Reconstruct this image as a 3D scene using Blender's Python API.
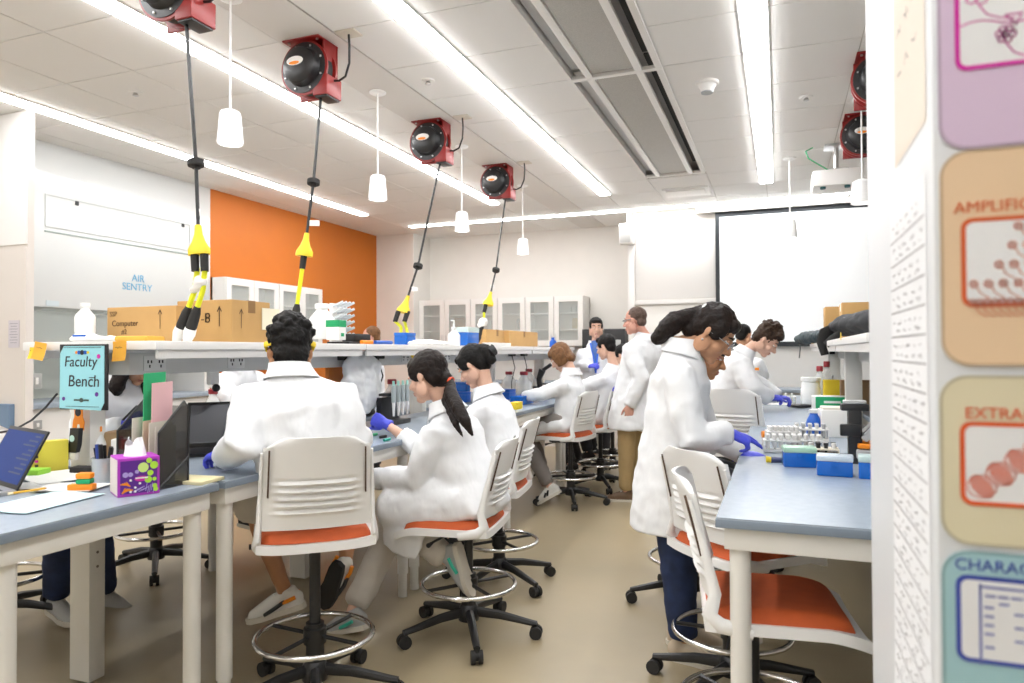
import bpy, bmesh, math, random
import numpy as np
from mathutils import Vector as V, Matrix, noise
random.seed(7)
for o in list(bpy.data.objects): bpy.data.objects.remove(o)
SC = bpy.context.scene
COL = SC.collection
R = math.radians

# ------------------------------------------------------------------ camera
FPX, YAW, PITCH, ROLL, CAMZ = 704.0, 0.36308, 0.014377, -0.0041, 1.38
CAM = V((0, 0, CAMZ))
cf = V((-math.sin(YAW)*math.cos(PITCH), math.cos(YAW)*math.cos(PITCH), math.sin(PITCH)))
cr0 = V((math.cos(YAW), math.sin(YAW), 0))
cu0 = cr0.cross(cf)
cr = cr0*math.cos(ROLL) + cu0*math.sin(ROLL)
cu = cu0*math.cos(ROLL) - cr0*math.sin(ROLL)
cd = bpy.data.cameras.new('camera'); cam = bpy.data.objects.new('camera', cd); COL.objects.link(cam)
cd.sensor_width = 36; cd.lens = FPX/1024*36; cd.clip_start = .05
cam.matrix_world = Matrix(((cr.x, cu.x, -cf.x, CAM.x), (cr.y, cu.y, -cf.y, CAM.y), (cr.z, cu.z, -cf.z, CAM.z), (0, 0, 0, 1)))
cd.dof.use_dof = True; cd.dof.focus_distance = 3.6; cd.dof.aperture_fstop = 3.5
SC.camera = cam

def at(u, v, X=None, Y=None, Z=None, D=None):
    """a photo pixel's sight line, cut by the plane the thing stands on or against"""
    d = cf + cr*((u-512)/FPX) + cu*((341.5-v)/FPX)
    if X is not None: t = X/d.x
    elif Y is not None: t = Y/d.y
    elif Z is not None: t = (Z-CAMZ)/d.z
    else: t = D
    return CAM + d*t

# ------------------------------------------------------------------ world, exposure
w = bpy.data.worlds.new('world'); SC.world = w; w.use_nodes = True
w.node_tree.nodes['Background'].inputs[0].default_value = (1, .98, .95, 1)
w.node_tree.nodes['Background'].inputs[1].default_value = .38
vs = SC.view_settings
vs.view_transform = 'Standard'; vs.look = 'None'; vs.exposure = 1.13; vs.gamma = 1; vs.use_curve_mapping = False
LIGHT_STRENGTH = 13.0

# ------------------------------------------------------------------ materials
MATS = {}
def mat(name, col, rough=.5, metal=0, var=0, scale=8, bump=0, bscale=60, emit=0, trans=0, alpha=1, stretch=None, spec=None, coat=0, bdist=.01):
    if name in MATS: return MATS[name]
    m = bpy.data.materials.new(name); MATS[name] = m; m.use_nodes = True
    nt = m.node_tree; b = nt.nodes['Principled BSDF']
    b.inputs['Base Color'].default_value = (*col, 1); b.inputs['Roughness'].default_value = rough; b.inputs['Metallic'].default_value = metal
    if spec is not None: b.inputs['Specular IOR Level'].default_value = spec
    if coat: b.inputs['Coat Weight'].default_value = coat; b.inputs['Coat Roughness'].default_value = .06
    if trans: b.inputs['Transmission Weight'].default_value = trans
    if alpha < 1: b.inputs['Alpha'].default_value = alpha
    if emit: b.inputs['Emission Color'].default_value = (*col, 1); b.inputs['Emission Strength'].default_value = emit
    tc = nt.nodes.new('ShaderNodeTexCoord'); src = tc.outputs['Object']
    if stretch:
        mp = nt.nodes.new('ShaderNodeMapping'); mp.inputs['Scale'].default_value = stretch
        nt.links.new(src, mp.inputs[0]); src = mp.outputs[0]
    if var:
        n = nt.nodes.new('ShaderNodeTexNoise'); n.inputs['Scale'].default_value = scale; n.inputs['Detail'].default_value = 5
        nt.links.new(src, n.inputs[0])
        r = nt.nodes.new('ShaderNodeValToRGB'); r.color_ramp.elements[0].position = .3; r.color_ramp.elements[1].position = .7
        r.color_ramp.elements[0].color = (*[c*(1-var) for c in col], 1); r.color_ramp.elements[1].color = (*[min(1, c*(1+var)) for c in col], 1)
        nt.links.new(n.outputs[0], r.inputs[0]); nt.links.new(r.outputs[0], b.inputs['Base Color'])
    if bump:
        n = nt.nodes.new('ShaderNodeTexNoise'); n.inputs['Scale'].default_value = bscale; n.inputs['Detail'].default_value = 3
        nt.links.new(src, n.inputs[0])
        bp = nt.nodes.new('ShaderNodeBump'); bp.inputs['Strength'].default_value = bump; bp.inputs['Distance'].default_value = bdist
        nt.links.new(n.outputs[0], bp.inputs['Height']); nt.links.new(bp.outputs[0], b.inputs['Normal'])
    return m
WHITE = mat('white_paint', (.80, .78, .75), .45)
WALLM = mat('wall_cream', (.77, .745, .70), .8, var=.02, scale=3)
ORANGE = mat('wall_orange', (.56, .15, .008), .6, var=.03, scale=2)
TILE = mat('ceiling_tile', (.80, .785, .76), .9, bump=.12, bscale=220)
GRID = mat('ceiling_grid', (.56, .53, .49), .7)
PLAST = mat('white_plastic', (.80, .785, .76), .38)
CHAIRW = mat('chair_shell_white', (.79, .785, .77), .42)
CUSH = mat('orange_upholstery', (.50, .085, .015), .75, bump=.2, bscale=400, var=.08, scale=20)
BLACK = mat('black_plastic', (.012, .012, .013), .4)
BLACKM = mat('black_matte', (.018, .017, .016), .75)
CHROME = mat('chrome', (.75, .75, .75), .12, 1)
STEEL = mat('brushed_steel', (.6, .6, .6), .3, 1)
SLATE = mat('slate_laminate', (.33, .385, .45), .26, var=.04, scale=30)
SLATE_E = mat('slate_edge', (.20, .245, .30), .45)
LEGW = mat('table_frame_white', (.74, .72, .67), .4)
RED = mat('reel_red', (.24, .008, .006), .4)
YEL = mat('yellow_rubber', (.88, .62, .02), .45)
YELC = mat('yellow_cable', (.80, .82, .02), .45)
COATM = mat('lab_coat_cotton', (.79, .80, .815), .85, bump=.4, bscale=9, bdist=.035, stretch=(1, 1, .45))
GLOVE = mat('nitrile_glove_blue', (.06, .075, .62), .5, bump=.15, bscale=60)
CARD = mat('cardboard', (.52, .31, .115), .85, var=.06, scale=6)
CARD_D = mat('cardboard_dark', (.28, .155, .06), .85, var=.08, scale=6)
PAPER = mat('paper_white', (.84, .83, .80), .8)
INK = mat('ink_black', (.03, .03, .035), .7)
GLASS = mat('cabinet_glass', (.80, .86, .83), .05, alpha=.22, spec=.6)
BGLASS = mat('bottle_clear', (.86, .90, .90), .12, alpha=.33)
BPLAS = mat('bottle_white', (.82, .83, .82), .4)
REDCAP = mat('cap_red', (.30, .02, .03), .5)
BLUEP = mat('rack_blue', (.005, .10, .50), .4)
BLUET = mat('tip_box_blue', (.003, .115, .50), .25)
TEALT = mat('tip_lid_teal', (.62, .78, .76), .3, alpha=.75)
ORANGEP = mat('orange_plastic', (.90, .27, .01), .5)
GREEN = mat('green_plastic', (.01, .36, .13), .5)
YELLOWP = mat('yellow_card', (.82, .60, .02), .6)
BLUECARD = mat('cyan_paper', (.33, .68, .74), .7)
NAVY = mat('screen_blue', (.010, .028, .13), .5, emit=.35, spec=.2)
SCREENOFF = mat('screen_off', (.045, .048, .065), .22)
PURPLE = mat('purple_print', (.42, .035, .46), .5)
LIME = mat('lime_print', (.42, .72, .05), .5)
VIOLET = mat('violet_print', (.10, .015, .24), .5)
LILAC = mat('lilac_print', (.42, .32, .66), .5)
MAG = mat('magenta_print', (.62, .02, .36), .5)
LAMP = mat('lamp_diffuser', (.985, .99, 1), .5, emit=LIGHT_STRENGTH)
PEND = mat('pendant_white', (.88, .88, .87), .4)

# ------------------------------------------------------------------ mesh helpers
I4 = Matrix.Identity(4)
def frame(o, x, z):
    """matrix with local x along x, local z near z, at o"""
    x = V(x).normalized(); z = V(z); y = z.cross(x).normalized(); z = x.cross(y)
    o = V(o)
    return Matrix(((x.x, y.x, z.x, o.x), (x.y, y.y, z.y, o.y), (x.z, y.z, z.z, o.z), (0, 0, 0, 1)))
def TR(x, y, z, rz=0): return Matrix.Translation((x, y, z)) @ Matrix.Rotation(rz, 4, 'Z')
class B:
    def __init__(s, m=None): s.v = []; s.f = []; s.m = m or I4
    def add(s, vs, fs):
        n = len(s.v); m = s.m
        s.v += [tuple(m @ V(p)) for p in vs]; s.f += [tuple(i+n for i in f) for f in fs]; return s
    def box(s, c, d, bev=0, rz=0):
        x, y, z = d[0]/2, d[1]/2, d[2]/2; c = V(c); rot = Matrix.Rotation(rz, 3, 'Z')
        if not bev:
            vs = [(a*x, b*y, e*z) for a in (-1, 1) for b in (-1, 1) for e in (-1, 1)]
            fs = [(0, 1, 3, 2), (4, 6, 7, 5), (0, 4, 5, 1), (2, 3, 7, 6), (0, 2, 6, 4), (1, 5, 7, 3)]
        else:
            bm = bmesh.new(); bmesh.ops.create_cube(bm, size=1)
            for q in bm.verts: q.co = V((q.co.x*d[0], q.co.y*d[1], q.co.z*d[2]))
            bmesh.ops.bevel(bm, geom=bm.edges[:], offset=min(bev, min(d)*.49), segments=2, profile=.6, affect='EDGES')
            bm.verts.index_update(); vs = [q.co.copy() for q in bm.verts]; fs = [[q.index for q in f.verts] for f in bm.faces]; bm.free()
        return s.add([rot @ V(p)+c for p in vs], fs)
    def tube(s, pts, rad, seg=12, ref=(0, 0, 1), dome=0, cap=True):
        """rings along pts; rad: number or (a,b) per point, a along ref-ish side axis, b the other"""
        pts = [V(p) for p in pts]; n = len(pts)
        rad = [(r, r) if isinstance(r, (int, float)) else r for r in (rad if isinstance(rad, (list, tuple)) and len(rad) == n else [rad]*n)]
        if dome:
            d0 = (pts[0]-pts[1]).normalized(); d1 = (pts[-1]-pts[-2]).normalized()
            def dm(p, d, r):
                h = min(r)*dome; return [(p+d*h*.98, (r[0]*.2, r[1]*.2)), (p+d*h*.75, (r[0]*.66, r[1]*.66)), (p+d*h*.4, (r[0]*.9, r[1]*.9))]
            a = dm(pts[0], d0, rad[0]); b = dm(pts[-1], d1, rad[-1])[::-1]
            pts = [q[0] for q in a]+pts+[q[0] for q in b]; rad = [q[1] for q in a]+list(rad)+[q[1] for q in b]; n = len(pts)
        vs = []; side = None
        for i in range(n):
            t = (pts[min(i+1, n-1)]-pts[max(i-1, 0)]).normalized()
            if side is None:
                side = V(ref)-t*t.dot(V(ref))
                if side.length < 1e-3: side = V((1, 0, .3))-t*t.dot(V((1, 0, .3)))
            else: side = side-t*t.dot(side)
            side.normalize(); o = t.cross(side)
            for k in range(seg):
                a = 2*math.pi*k/seg
                vs.append(pts[i]+side*(math.cos(a)*rad[i][0])+o*(math.sin(a)*rad[i][1]))
        fs = [(i*seg+k, i*seg+(k+1) % seg, (i+1)*seg+(k+1) % seg, (i+1)*seg+k) for i in range(n-1) for k in range(seg)]
        if cap: fs += [tuple(range(seg))[::-1], tuple((n-1)*seg+k for k in range(seg))]
        return s.add(vs, fs)
    def cyl(s, p0, p1, r0, r1=None, seg=16): return s.tube([p0, p1], [r0, r0 if r1 is None else r1], seg)
    def lathe(s, prof, o=(0, 0, 0), seg=20):
        o = V(o); vs = []; n = len(prof)
        for r, z in prof:
            for k in range(seg):
                a = 2*math.pi*k/seg; vs.append(o+V((r*math.cos(a), r*math.sin(a), z)))
        fs = [(i*seg+k, i*seg+(k+1) % seg, (i+1)*seg+(k+1) % seg, (i+1)*seg+k) for i in range(n-1) for k in range(seg)]
        fs += [tuple(range(seg))[::-1], tuple((n-1)*seg+k for k in range(seg))]
        return s.add(vs, fs)
    def ell(s, c, r, rot=None, seg=14, rings=9):
        c = V(c); r = (r, r, r) if isinstance(r, (int, float)) else r; vs = []
        for i in range(rings+1):
            a = math.pi*(i+.0)/rings; a = min(max(a, .02), math.pi-.02)
            for k in range(seg):
                b = 2*math.pi*k/seg
                p = V((r[0]*math.sin(a)*math.cos(b), r[1]*math.sin(a)*math.sin(b), r[2]*math.cos(a)))
                vs.append((rot @ p if rot else p)+c)
        fs = [(i*seg+k, (i+1)*seg+k, (i+1)*seg+(k+1) % seg, i*seg+(k+1) % seg) for i in range(rings) for k in range(seg)]
        fs += [tuple(range(seg)), tuple(rings*seg+k for k in range(seg))[::-1]]
        return s.add(vs, fs)
    def torus(s, c, R_, r, seg=40, rs=8, flat=1):
        c = V(c); vs = []
        for i in range(seg):
            a = 2*math.pi*i/seg
            for k in range(rs):
                b = 2*math.pi*k/rs; q = R_+r*math.cos(b)
                vs.append(c+V((q*math.cos(a), q*math.sin(a), r*flat*math.sin(b))))
        fs = [(i*rs+k, ((i+1) % seg)*rs+k, ((i+1) % seg)*rs+(k+1) % rs, i*rs+(k+1) % rs) for i in range(seg) for k in range(rs)]
        return s.add(vs, fs)
    def prism(s, poly, h, z0=0):
        """polygon in local xy, extruded h along local z"""
        n = len(poly)
        vs = [(p[0], p[1], z0) for p in poly]+[(p[0], p[1], z0+h) for p in poly]
        fs = [tuple(range(n))[::-1], tuple(range(n, 2*n))]+[(i, (i+1) % n, n+(i+1) % n, n+i) for i in range(n)]
        return s.add(vs, fs)
    def ring(s, pa, pb, h, z0=0):
        """flat ring between two polygons of equal count"""
        n = len(pa)
        vs = [(p[0], p[1], z) for z in (z0, z0+h) for q in (pa, pb) for p in q]
        fs = []
        for i in range(n):
            j = (i+1) % n
            fs += [(2*n+i, 2*n+j, 3*n+j, 3*n+i), (i, n+i, n+j, j), (i, j, 2*n+j, 2*n+i), (n+i, 3*n+i, 3*n+j, n+j)]
        return s.add(vs, fs)
    def grid(s, fn, nu, nv):
        vs = [fn(i/(nu-1), j/(nv-1)) for j in range(nv) for i in range(nu)]
        fs = [(j*nu+i, j*nu+i+1, (j+1)*nu+i+1, (j+1)*nu+i) for j in range(nv-1) for i in range(nu-1)]
        return s.add(vs, fs)
    def mesh(s, name='m', fix=True):
        me = bpy.data.meshes.new(name); me.from_pydata(s.v, [], s.f)
        if fix:
            bm = bmesh.new(); bm.from_mesh(me); bmesh.ops.recalc_face_normals(bm, faces=bm.faces); bm.to_mesh(me); bm.free()
        return me
def rrect(x0, y0, x1, y1, r, n=5):
    out = []
    for cx, cy, a0 in ((x1-r, y1-r, 0), (x0+r, y1-r, 90), (x0+r, y0+r, 180), (x1-r, y0+r, 270)):
        for i in range(n+1):
            a = R(a0+90*i/n); out.append((cx+r*math.cos(a), cy+r*math.sin(a)))
    return out
def circ(cx, cy, r, n=14, ry=None): return [(cx+r*math.cos(2*math.pi*i/n), cy+(ry or r)*math.sin(2*math.pi*i/n)) for i in range(n)]

WM = {}
def finish(me, smooth, ang):
    if smooth:
        me.polygons.foreach_set('use_smooth', [True]*len(me.polygons))
        if ang: me.set_sharp_from_angle(angle=R(ang))
    me.update()
def tag(o, label=None, cat=None, group=None, kind=None):
    for k, v in (('label', label), ('category', cat), ('group', group), ('kind', kind)):
        if v: o[k] = v
    return o
def thing(name, label, cat, loc=(0, 0, 0), rz=0, group=None):
    o = bpy.data.objects.new(name, None); COL.objects.link(o); o.empty_display_size = .1
    o.location = loc; o.rotation_euler = (0, 0, rz); WM[o] = TR(*loc, rz)
    return tag(o, label, cat, group)
def put(name, b, m, parent=None, local=False, smooth=True, ang=35, label=None, cat=None, group=None, kind=None, fix=True):
    """link builder b (or a mesh) as one object; world coordinates unless local"""
    me = b.mesh(name, fix) if isinstance(b, B) else b
    me.name = name
    if isinstance(b, B): finish(me, smooth, ang)
    if m and not len(me.materials): me.materials.append(m)
    o = bpy.data.objects.new(name, me); COL.objects.link(o)
    if parent:
        o.parent = parent; WM[o] = WM[parent]
        if not local: me.transform(WM[parent].inverted())
    else:
        xs = [v.co for v in me.vertices]
        c = V(((min(p.x for p in xs)+max(p.x for p in xs))/2, (min(p.y for p in xs)+max(p.y for p in xs))/2, min(p.z for p in xs)))
        me.transform(Matrix.Translation(-c)); o.location = c; WM[o] = Matrix.Translation(c)
    return tag(o, label, cat, group, kind)
TMP = bpy.data.scenes.new('workshop'); TVL = TMP.view_layers[0]
def evaluated(ob):
    TMP.collection.objects.link(ob); TVL.update()
    me = bpy.data.meshes.new_from_object(ob.evaluated_get(TVL.depsgraph)); bpy.data.objects.remove(ob); return me
def text(s, size, m, material, parent, name='lettering', depth=.0006, local=False, shear=0, align='LEFT'):
    cu_ = bpy.data.curves.new('t', 'FONT'); cu_.body = s; cu_.size = size; cu_.extrude = depth; cu_.shear = shear; cu_.align_x = align
    cu_.resolution_u = 3
    me = evaluated(bpy.data.objects.new('t', cu_)); me.transform(m); me.materials.clear()
    return put(name, me, material, parent, local)
def strokes(lines, w=.002):
    """flat pen strokes in local xy"""
    b = B()
    for ln in lines:
        for (x0, y0), (x1, y1) in zip(ln, ln[1:]):
            d = V((x1-x0, y1-y0, 0)); L = d.length or 1e-6; n = V((-d.y, d.x, 0))/L*w/2; e = d/L*w/2
            a, c = V((x0, y0, 0))-e, V((x1, y1, 0))+e
            b.add([a-n, c-n, c+n, a+n], [(0, 1, 2, 3)])
    return b
def remesh(b, vox, sm=3, disp=0, dscale=.1, fac=.5):
    me = b.mesh() if isinstance(b, B) else b
    ob = bpy.data.objects.new('tmp', me)
    r = ob.modifiers.new('r', 'REMESH'); r.mode = 'VOXEL'; r.voxel_size = vox; r.use_smooth_shade = True
    if sm: q = ob.modifiers.new('s', 'SMOOTH'); q.factor = fac; q.iterations = sm
    out = evaluated(ob); bpy.data.meshes.remove(me)
    if disp:
        n = len(out.vertices); co = np.empty(n*3, 'f'); nr = np.empty(n*3, 'f')
        out.vertices.foreach_get('co', co); out.vertex_normals.foreach_get('vector', nr)
        co = co.reshape(-1, 3); nr = nr.reshape(-1, 3)
        am = np.array([noise.noise(V(p))*.7+noise.noise(V(p*2.3))*.4 for p in co/dscale], 'f')*disp
        out.vertices.foreach_set('co', (co+nr*am[:, None]).ravel().astype('f')); out.update()
    out.polygons.foreach_set('use_smooth', [True]*len(out.polygons))
    return out
def join(ms):
    bm = bmesh.new()
    for m in ms: bm.from_mesh(m); bpy.data.meshes.remove(m)
    me = bpy.data.meshes.new('j'); bm.to_mesh(me); bm.free()
    me.polygons.foreach_set('use_smooth', [True]*len(me.polygons))
    return me
# ================================================================== the room
CZ = 3.25
S = dict(kind='structure')
XR, XL, YB = 3.6, -6.05, 10.35
def floor_mat():
    m = mat('polished_concrete', (.345, .28, .175), .22, var=.16, scale=1.1)
    nt = m.node_tree; b = nt.nodes['Principled BSDF']
    tc = nt.nodes.new('ShaderNodeTexCoord'); n = nt.nodes.new('ShaderNodeTexNoise'); n.inputs['Scale'].default_value = 2.2; n.inputs['Detail'].default_value = 6
    nt.links.new(tc.outputs['Object'], n.inputs[0])
    r = nt.nodes.new('ShaderNodeMapRange'); r.inputs[3].default_value = .24; r.inputs[4].default_value = .40
    nt.links.new(n.outputs[0], r.inputs[0]); nt.links.new(r.outputs[0], b.inputs['Roughness'])
    b.inputs['Specular IOR Level'].default_value = .6
    return m
put('floor', B().box(((XL+XR)/2, 4.3, -.05), (XR-XL+2, 12.8, .1)), floor_mat(), **S)
# ---- ceiling: slab, grid bars, tiles
ceil_ = put('ceiling', B().box(((XL+XR)/2, 4.3, 3.44), (XR-XL+2, 12.8, .08)), GRID, **S)
DX0, DX1, DY1 = -1.325, -.705, 7.53       # opening of the chilled beam
BX0, BX1 = -2.80, -2.42                   # plain strip that carries the reels
TP = .604; gx = [-6.45, -5.84, -5.24, -4.61, -3.985, -3.33, BX0, BX1, -1.92, DX0, DX1, -.12, .48, 1.09, 1.70, 2.31, 2.92, 3.53]; gy = [2.84+TP*i for i in range(-8, 14)]
HX, HY0, HY1 = -6.04, 3.95, 6.25          # fume hood face and ends
tile_cache = {}
for j in range(len(gy)-1):
    if gy[j] > YB-.1 or gy[j+1] < -1.9: continue
    for i in range(len(gx)-1):
        x0, x1 = max(gx[i], XL), min(gx[i+1], XR)
        if x1-x0 < .05: continue
        y1 = min(gy[j+1], YB)
        segs = [(x0, x1)]
        for a, b_, yl in ((DX0, DX1, DY1), (BX0, BX1, 99)):
            if gy[j] < yl-.1:
                segs = [q for s0, s1 in segs for q in ((s0, min(s1, a)), (max(s0, b_), s1)) if q[1]-q[0] > .04]
        for s0, s1 in segs:
            k = (round(s1-s0, 3), round(y1-gy[j], 3))
            if k not in tile_cache:
                tile_cache[k] = B().box((0, 0, 0), (k[0]-.007, k[1]-.007, .016), .003).mesh('ceiling_tile'); tile_cache[k].materials.append(TILE)
            o = bpy.data.objects.new('tile', tile_cache[k]); COL.objects.link(o); o.parent = ceil_
            o.location = V(((s0+s1)/2, (gy[j]+y1)/2, CZ+.008))-ceil_.location
for x in gx[1:]:
    if x < XR and not BX0 <= x <= BX1: 
        y0 = DY1 if DX0 <= x <= DX1 else -1.9
        put('grid_bar', B().box((x, (y0+YB)/2, CZ+.014), (.03, YB-y0, .012)), GRID, ceil_)
for y in gy:
    if -1.9 < y < YB:
        for a, b_ in (((XL, DX0), (DX1, XR)) if y < DY1 else ((XL, XR),)):
            put('grid_bar', B().box(((a+b_)/2, y, CZ+.018), (b_-a, .03, .012)), GRID, ceil_)
put('panel', B().box(((BX0+BX1)/2, 4.2, CZ+.006), (BX1-BX0-.01, 12.4, .02)), mat('drywall_strip', (.72, .69, .655), .85), ceil_)
# ---- walls
put('wall_near', B().box((-1.2, -1.96, 1.7), (11.4, .12, 3.4)), WALLM, **S)
put('wall_right_side', B().box((XR+.06, 4.3, 1.7), (.12, 12.7, 3.4)), WALLM, **S)
put('wall_left_near', B().box((-6.75, 1.0, 1.7), (.12, 6.1, 3.4)), WALLM, **S)
put('wall_left', B().box((XL-.06, 8.25, 1.63), (.12, 4.0, 3.3)), ORANGE, **S)
wp = put('wall_left_pier', B().box((-6.1, 3.735, 1.63), (1.46, .05, 3.26)), mat('pier_paint', (.72, .665, .62), .7), **S)
put('panel', B().box((-6.1, 3.704, 2.73), (1.455, .012, 1.02)), mat('pier_upper', (.83, .81, .79), .6), wp)
put('panel', B().box((-6.1, 3.704, 1.1), (1.455, .012, 2.18)), mat('pier_paint', (.72, .665, .62)), wp)
put('wall_back', B().box((-5.74, 9.86, 1.63), (.62, .12, 3.3)), WALLM, **S)
put('wall_back_recess', B().box((-3.66, 10.41, 1.63), (3.6, .12, 3.3)), WALLM, **S)
put('wall_back_return', B().box((-5.41, 10.09, 1.63), (.07, .60, 3.3)), WALLM, **S)
wj = put('wall_back_front', B().box((.85, 9.75, 1.63), (5.5, .58, 3.3)), WALLM, **S)
put('trim_1', B().box((-1.86, 9.445, 1.6), (.09, .03, 3.2), .004), WHITE, **S)
put('trim_2', B().box((-1.27, 9.44, 2.03), (1.08, .035, .06), .005), WHITE, **S)
put('baseboard_back', B().box((.8, 9.45, .06), (5.4, .025, .12)), mat('base_rubber', (.28, .28, .28), .6), **S)
put('panel', B().box((-1.27, 9.452, 2.55), (1.06, .012, .95), .003), WHITE, wj)
put('panel', B().box((-1.27, 9.452, 1.42), (1.06, .012, 1.1), .003), mat('panel_cream', (.80, .78, .735), .6), wj)

# ---- ceiling light strips (the lamps of the room)
def strip(label, p0, p1, width):
    p0, p1 = V(p0), V(p1); d = p1-p0; t = thing('ceiling_light', label, 'light', tuple((p0+p1)/2), 0, 'linear ceiling lights')
    along = abs(d.y) > abs(d.x); L = d.length; c = (p0+p1)/2
    sz = lambda a, h: ((a, L, h) if along else (L, a, h))
    put('housing', B().box((c.x, c.y, CZ-.004), sz(width+.03, .012)), WHITE, t)
    put('diffuser', B().box((c.x, c.y, CZ-.016), sz(width, .012)), LAMP, t)
strip('leftmost long white light strip above the fume hood', (-5.24, -1.85, 0), (-5.24, 8.18, 0), .115)
strip('long white light strip between the hood and the hanging reels', (-3.33, -1.85, 0), (-3.33, 8.18, 0), .115)
strip('long white light strip between the reels and the ceiling vent beam', (-1.92, -1.85, 0), (-1.92, 8.18, 0), .115)
strip('rightmost long white light strip, pointing at the projection screen', (-.12, -1.85, 0), (-.12, 8.25, 0), .125)
strip('cross-running white light strip along the back wall', (-5.1, 9.2, 0), (.78, 9.2, 0), .09)

# ---- chilled beam with perforated panels
t = thing('ceiling_vent_beam', 'long recessed ceiling beam with perforated grey panels and dark side slots', 'vent', (-1.015, 5.6, CZ))
PERF = mat('perforated_metal', (.42, .405, .37), .55, var=.12, scale=150)
ys = (1.75, 4.65, 7.53)
for k in range(2):
    y0, y1 = ys[k]+.02, ys[k+1]-.02; yc = (y0+y1)/2; L = y1-y0
    put('perforated_panel', B().box((-1.02, yc, CZ+.004), (.285, L-.04, .012), .002), PERF, t)
    put('panel_frame', B().box((-1.19, yc, CZ-.004), (.05, L, .024), .003).box((-.855, yc, CZ-.004), (.05, L, .024), .003), WHITE, t)
    put('slot', B().box((-1.265, yc, CZ+.06), (.10, L, .01)), mat('slot_light', (.70, .70, .69), .5), t)
    put('slot', B().box((-.79, yc, CZ+.11), (.08, L, .01)), mat('slot_dark', (.06, .06, .055), .8), t)
for y in ys[:]:
    put('cross_bar', B().box((-1.015, y, CZ-.004), (.62, .045, .026), .003), WHITE, t)
put('side_frame', B().box((-1.325, 4.64, CZ+.0), (.025, 5.8, .03)).box((-.725, 4.64, CZ), (.04, 5.8, .03)), WHITE, t)
put('side_frame', B().box((-1.33, 4.64, CZ+.1), (.01, 5.8, .2)).box((-.7, 4.64, CZ+.1), (.01, 5.8, .2)), WHITE, t)

# ---- fume hood
HOODM = mat('hood_gloss_white', (.66, .67, .66), .16, spec=.55)
t = thing('fume_hood', 'tall glossy white fume hood enclosure with blue lettering beside the orange wall', 'fume hood', (-6.4, 5.1, 0))
hd = HY1-HY0; hc = (HY0+HY1)/2
put('upper_housing', B().box((-6.37, hc, 2.52), (.66, hd, 1.46), .004), HOODM, t)
put('base_cabinet', B().box((-6.37, hc, .45), (.66, hd, .9), .006), WHITE, t)
put('work_surface', B().box((-6.34, hc, .925), (.72, hd, .05), .008), SLATE, t)
put('side_wall', B().box((-6.37, HY0+.04, 1.37), (.66, .08, .84)), WHITE, t)
put('side_wall', B().box((-6.37, HY1-.04, 1.37), (.66, .08, .84)), WHITE, t)
put('back_panel', B().box((-6.68, hc, 1.37), (.03, hd, .84)), mat('hood_inside', (.55, .58, .53), .5), t)
put('sash', B().box((-6.08, hc, 1.60), (.012, hd-.16, .38)), GLASS, t)
put('sash_handle', B().box((-6.065, hc, 1.41), (.03, hd-.16, .03), .006), STEEL, t)
FH = frame((HX+.002, 0, 0), (0, 1, 0), (1, 0, 0))       # x = world Y, y = z, z = out
pz = lambda u, v: (lambda p: (p.y, p.z))(at(u, v, X=HX+.002))
(a0, za), (a1, zb) = pz(45, 194), pz(190, 224)
zt = (za+zb)/2; a1 = min(a1, HY1-.1)
put('access_panel', B(FH).ring(rrect(a0, 2.50, a1, zt, .01, 2), rrect(a0+.008, 2.508, a1-.008, zt-.008, .008, 2), .006), mat('seam_grey', (.60, .62, .60), .4), t)
put('seam', B(FH).box(((a0+a1)/2, 2.46, 0), (a1-a0, .012, .008)), mat('seam_green', (.30, .36, .33), .4), t)
for u, v in ((77, 203), (183, 225)):
    y_, z_ = pz(u, v); put('latch', B(FH).box((y_, z_, 0), (.035, .045, .01), .003), BLACK, t)
y_, z_ = pz(122, 280)
BLUETXT = mat('print_blue', (.12, .40, .62), .5)
text('AIR', .10, frame((HX+.004, y_+.11, z_+.0), (0, 1, 0), (1, 0, 0)), BLUETXT, t)
text('SENTRY', .10, frame((HX+.004, y_, z_-.09), (0, 1, 0), (1, 0, 0)), BLUETXT, t)
y_, z_ = pz(46, 303)
put('label_plate', B(FH).box((y_+.06, z_, 0), (.12, .05, .006)), mat('plate', (.55, .62, .65), .5), t)

for lb, u, v, w_, h_ in (('grey switch plate on the edge of the fume hood', 36, 381, .09, .13), ('small grey outlet plate on the edge of the fume hood, below the switch', 37, 425, .08, .08)):
    y_, z_ = pz(u, v); t = thing('switch_plate', lb, 'outlet', (HX, y_, z_), 0, 'plates on the hood'); put('plate', B(FH).box((y_, z_, .004), (w_, h_, .01), .003), mat('plate_steel', (.38, .38, .37), .4), t); put('rocker', B(FH).box((y_, z_, .011), (w_*.3, h_*.45, .008), .002), WHITE, t)
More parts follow.
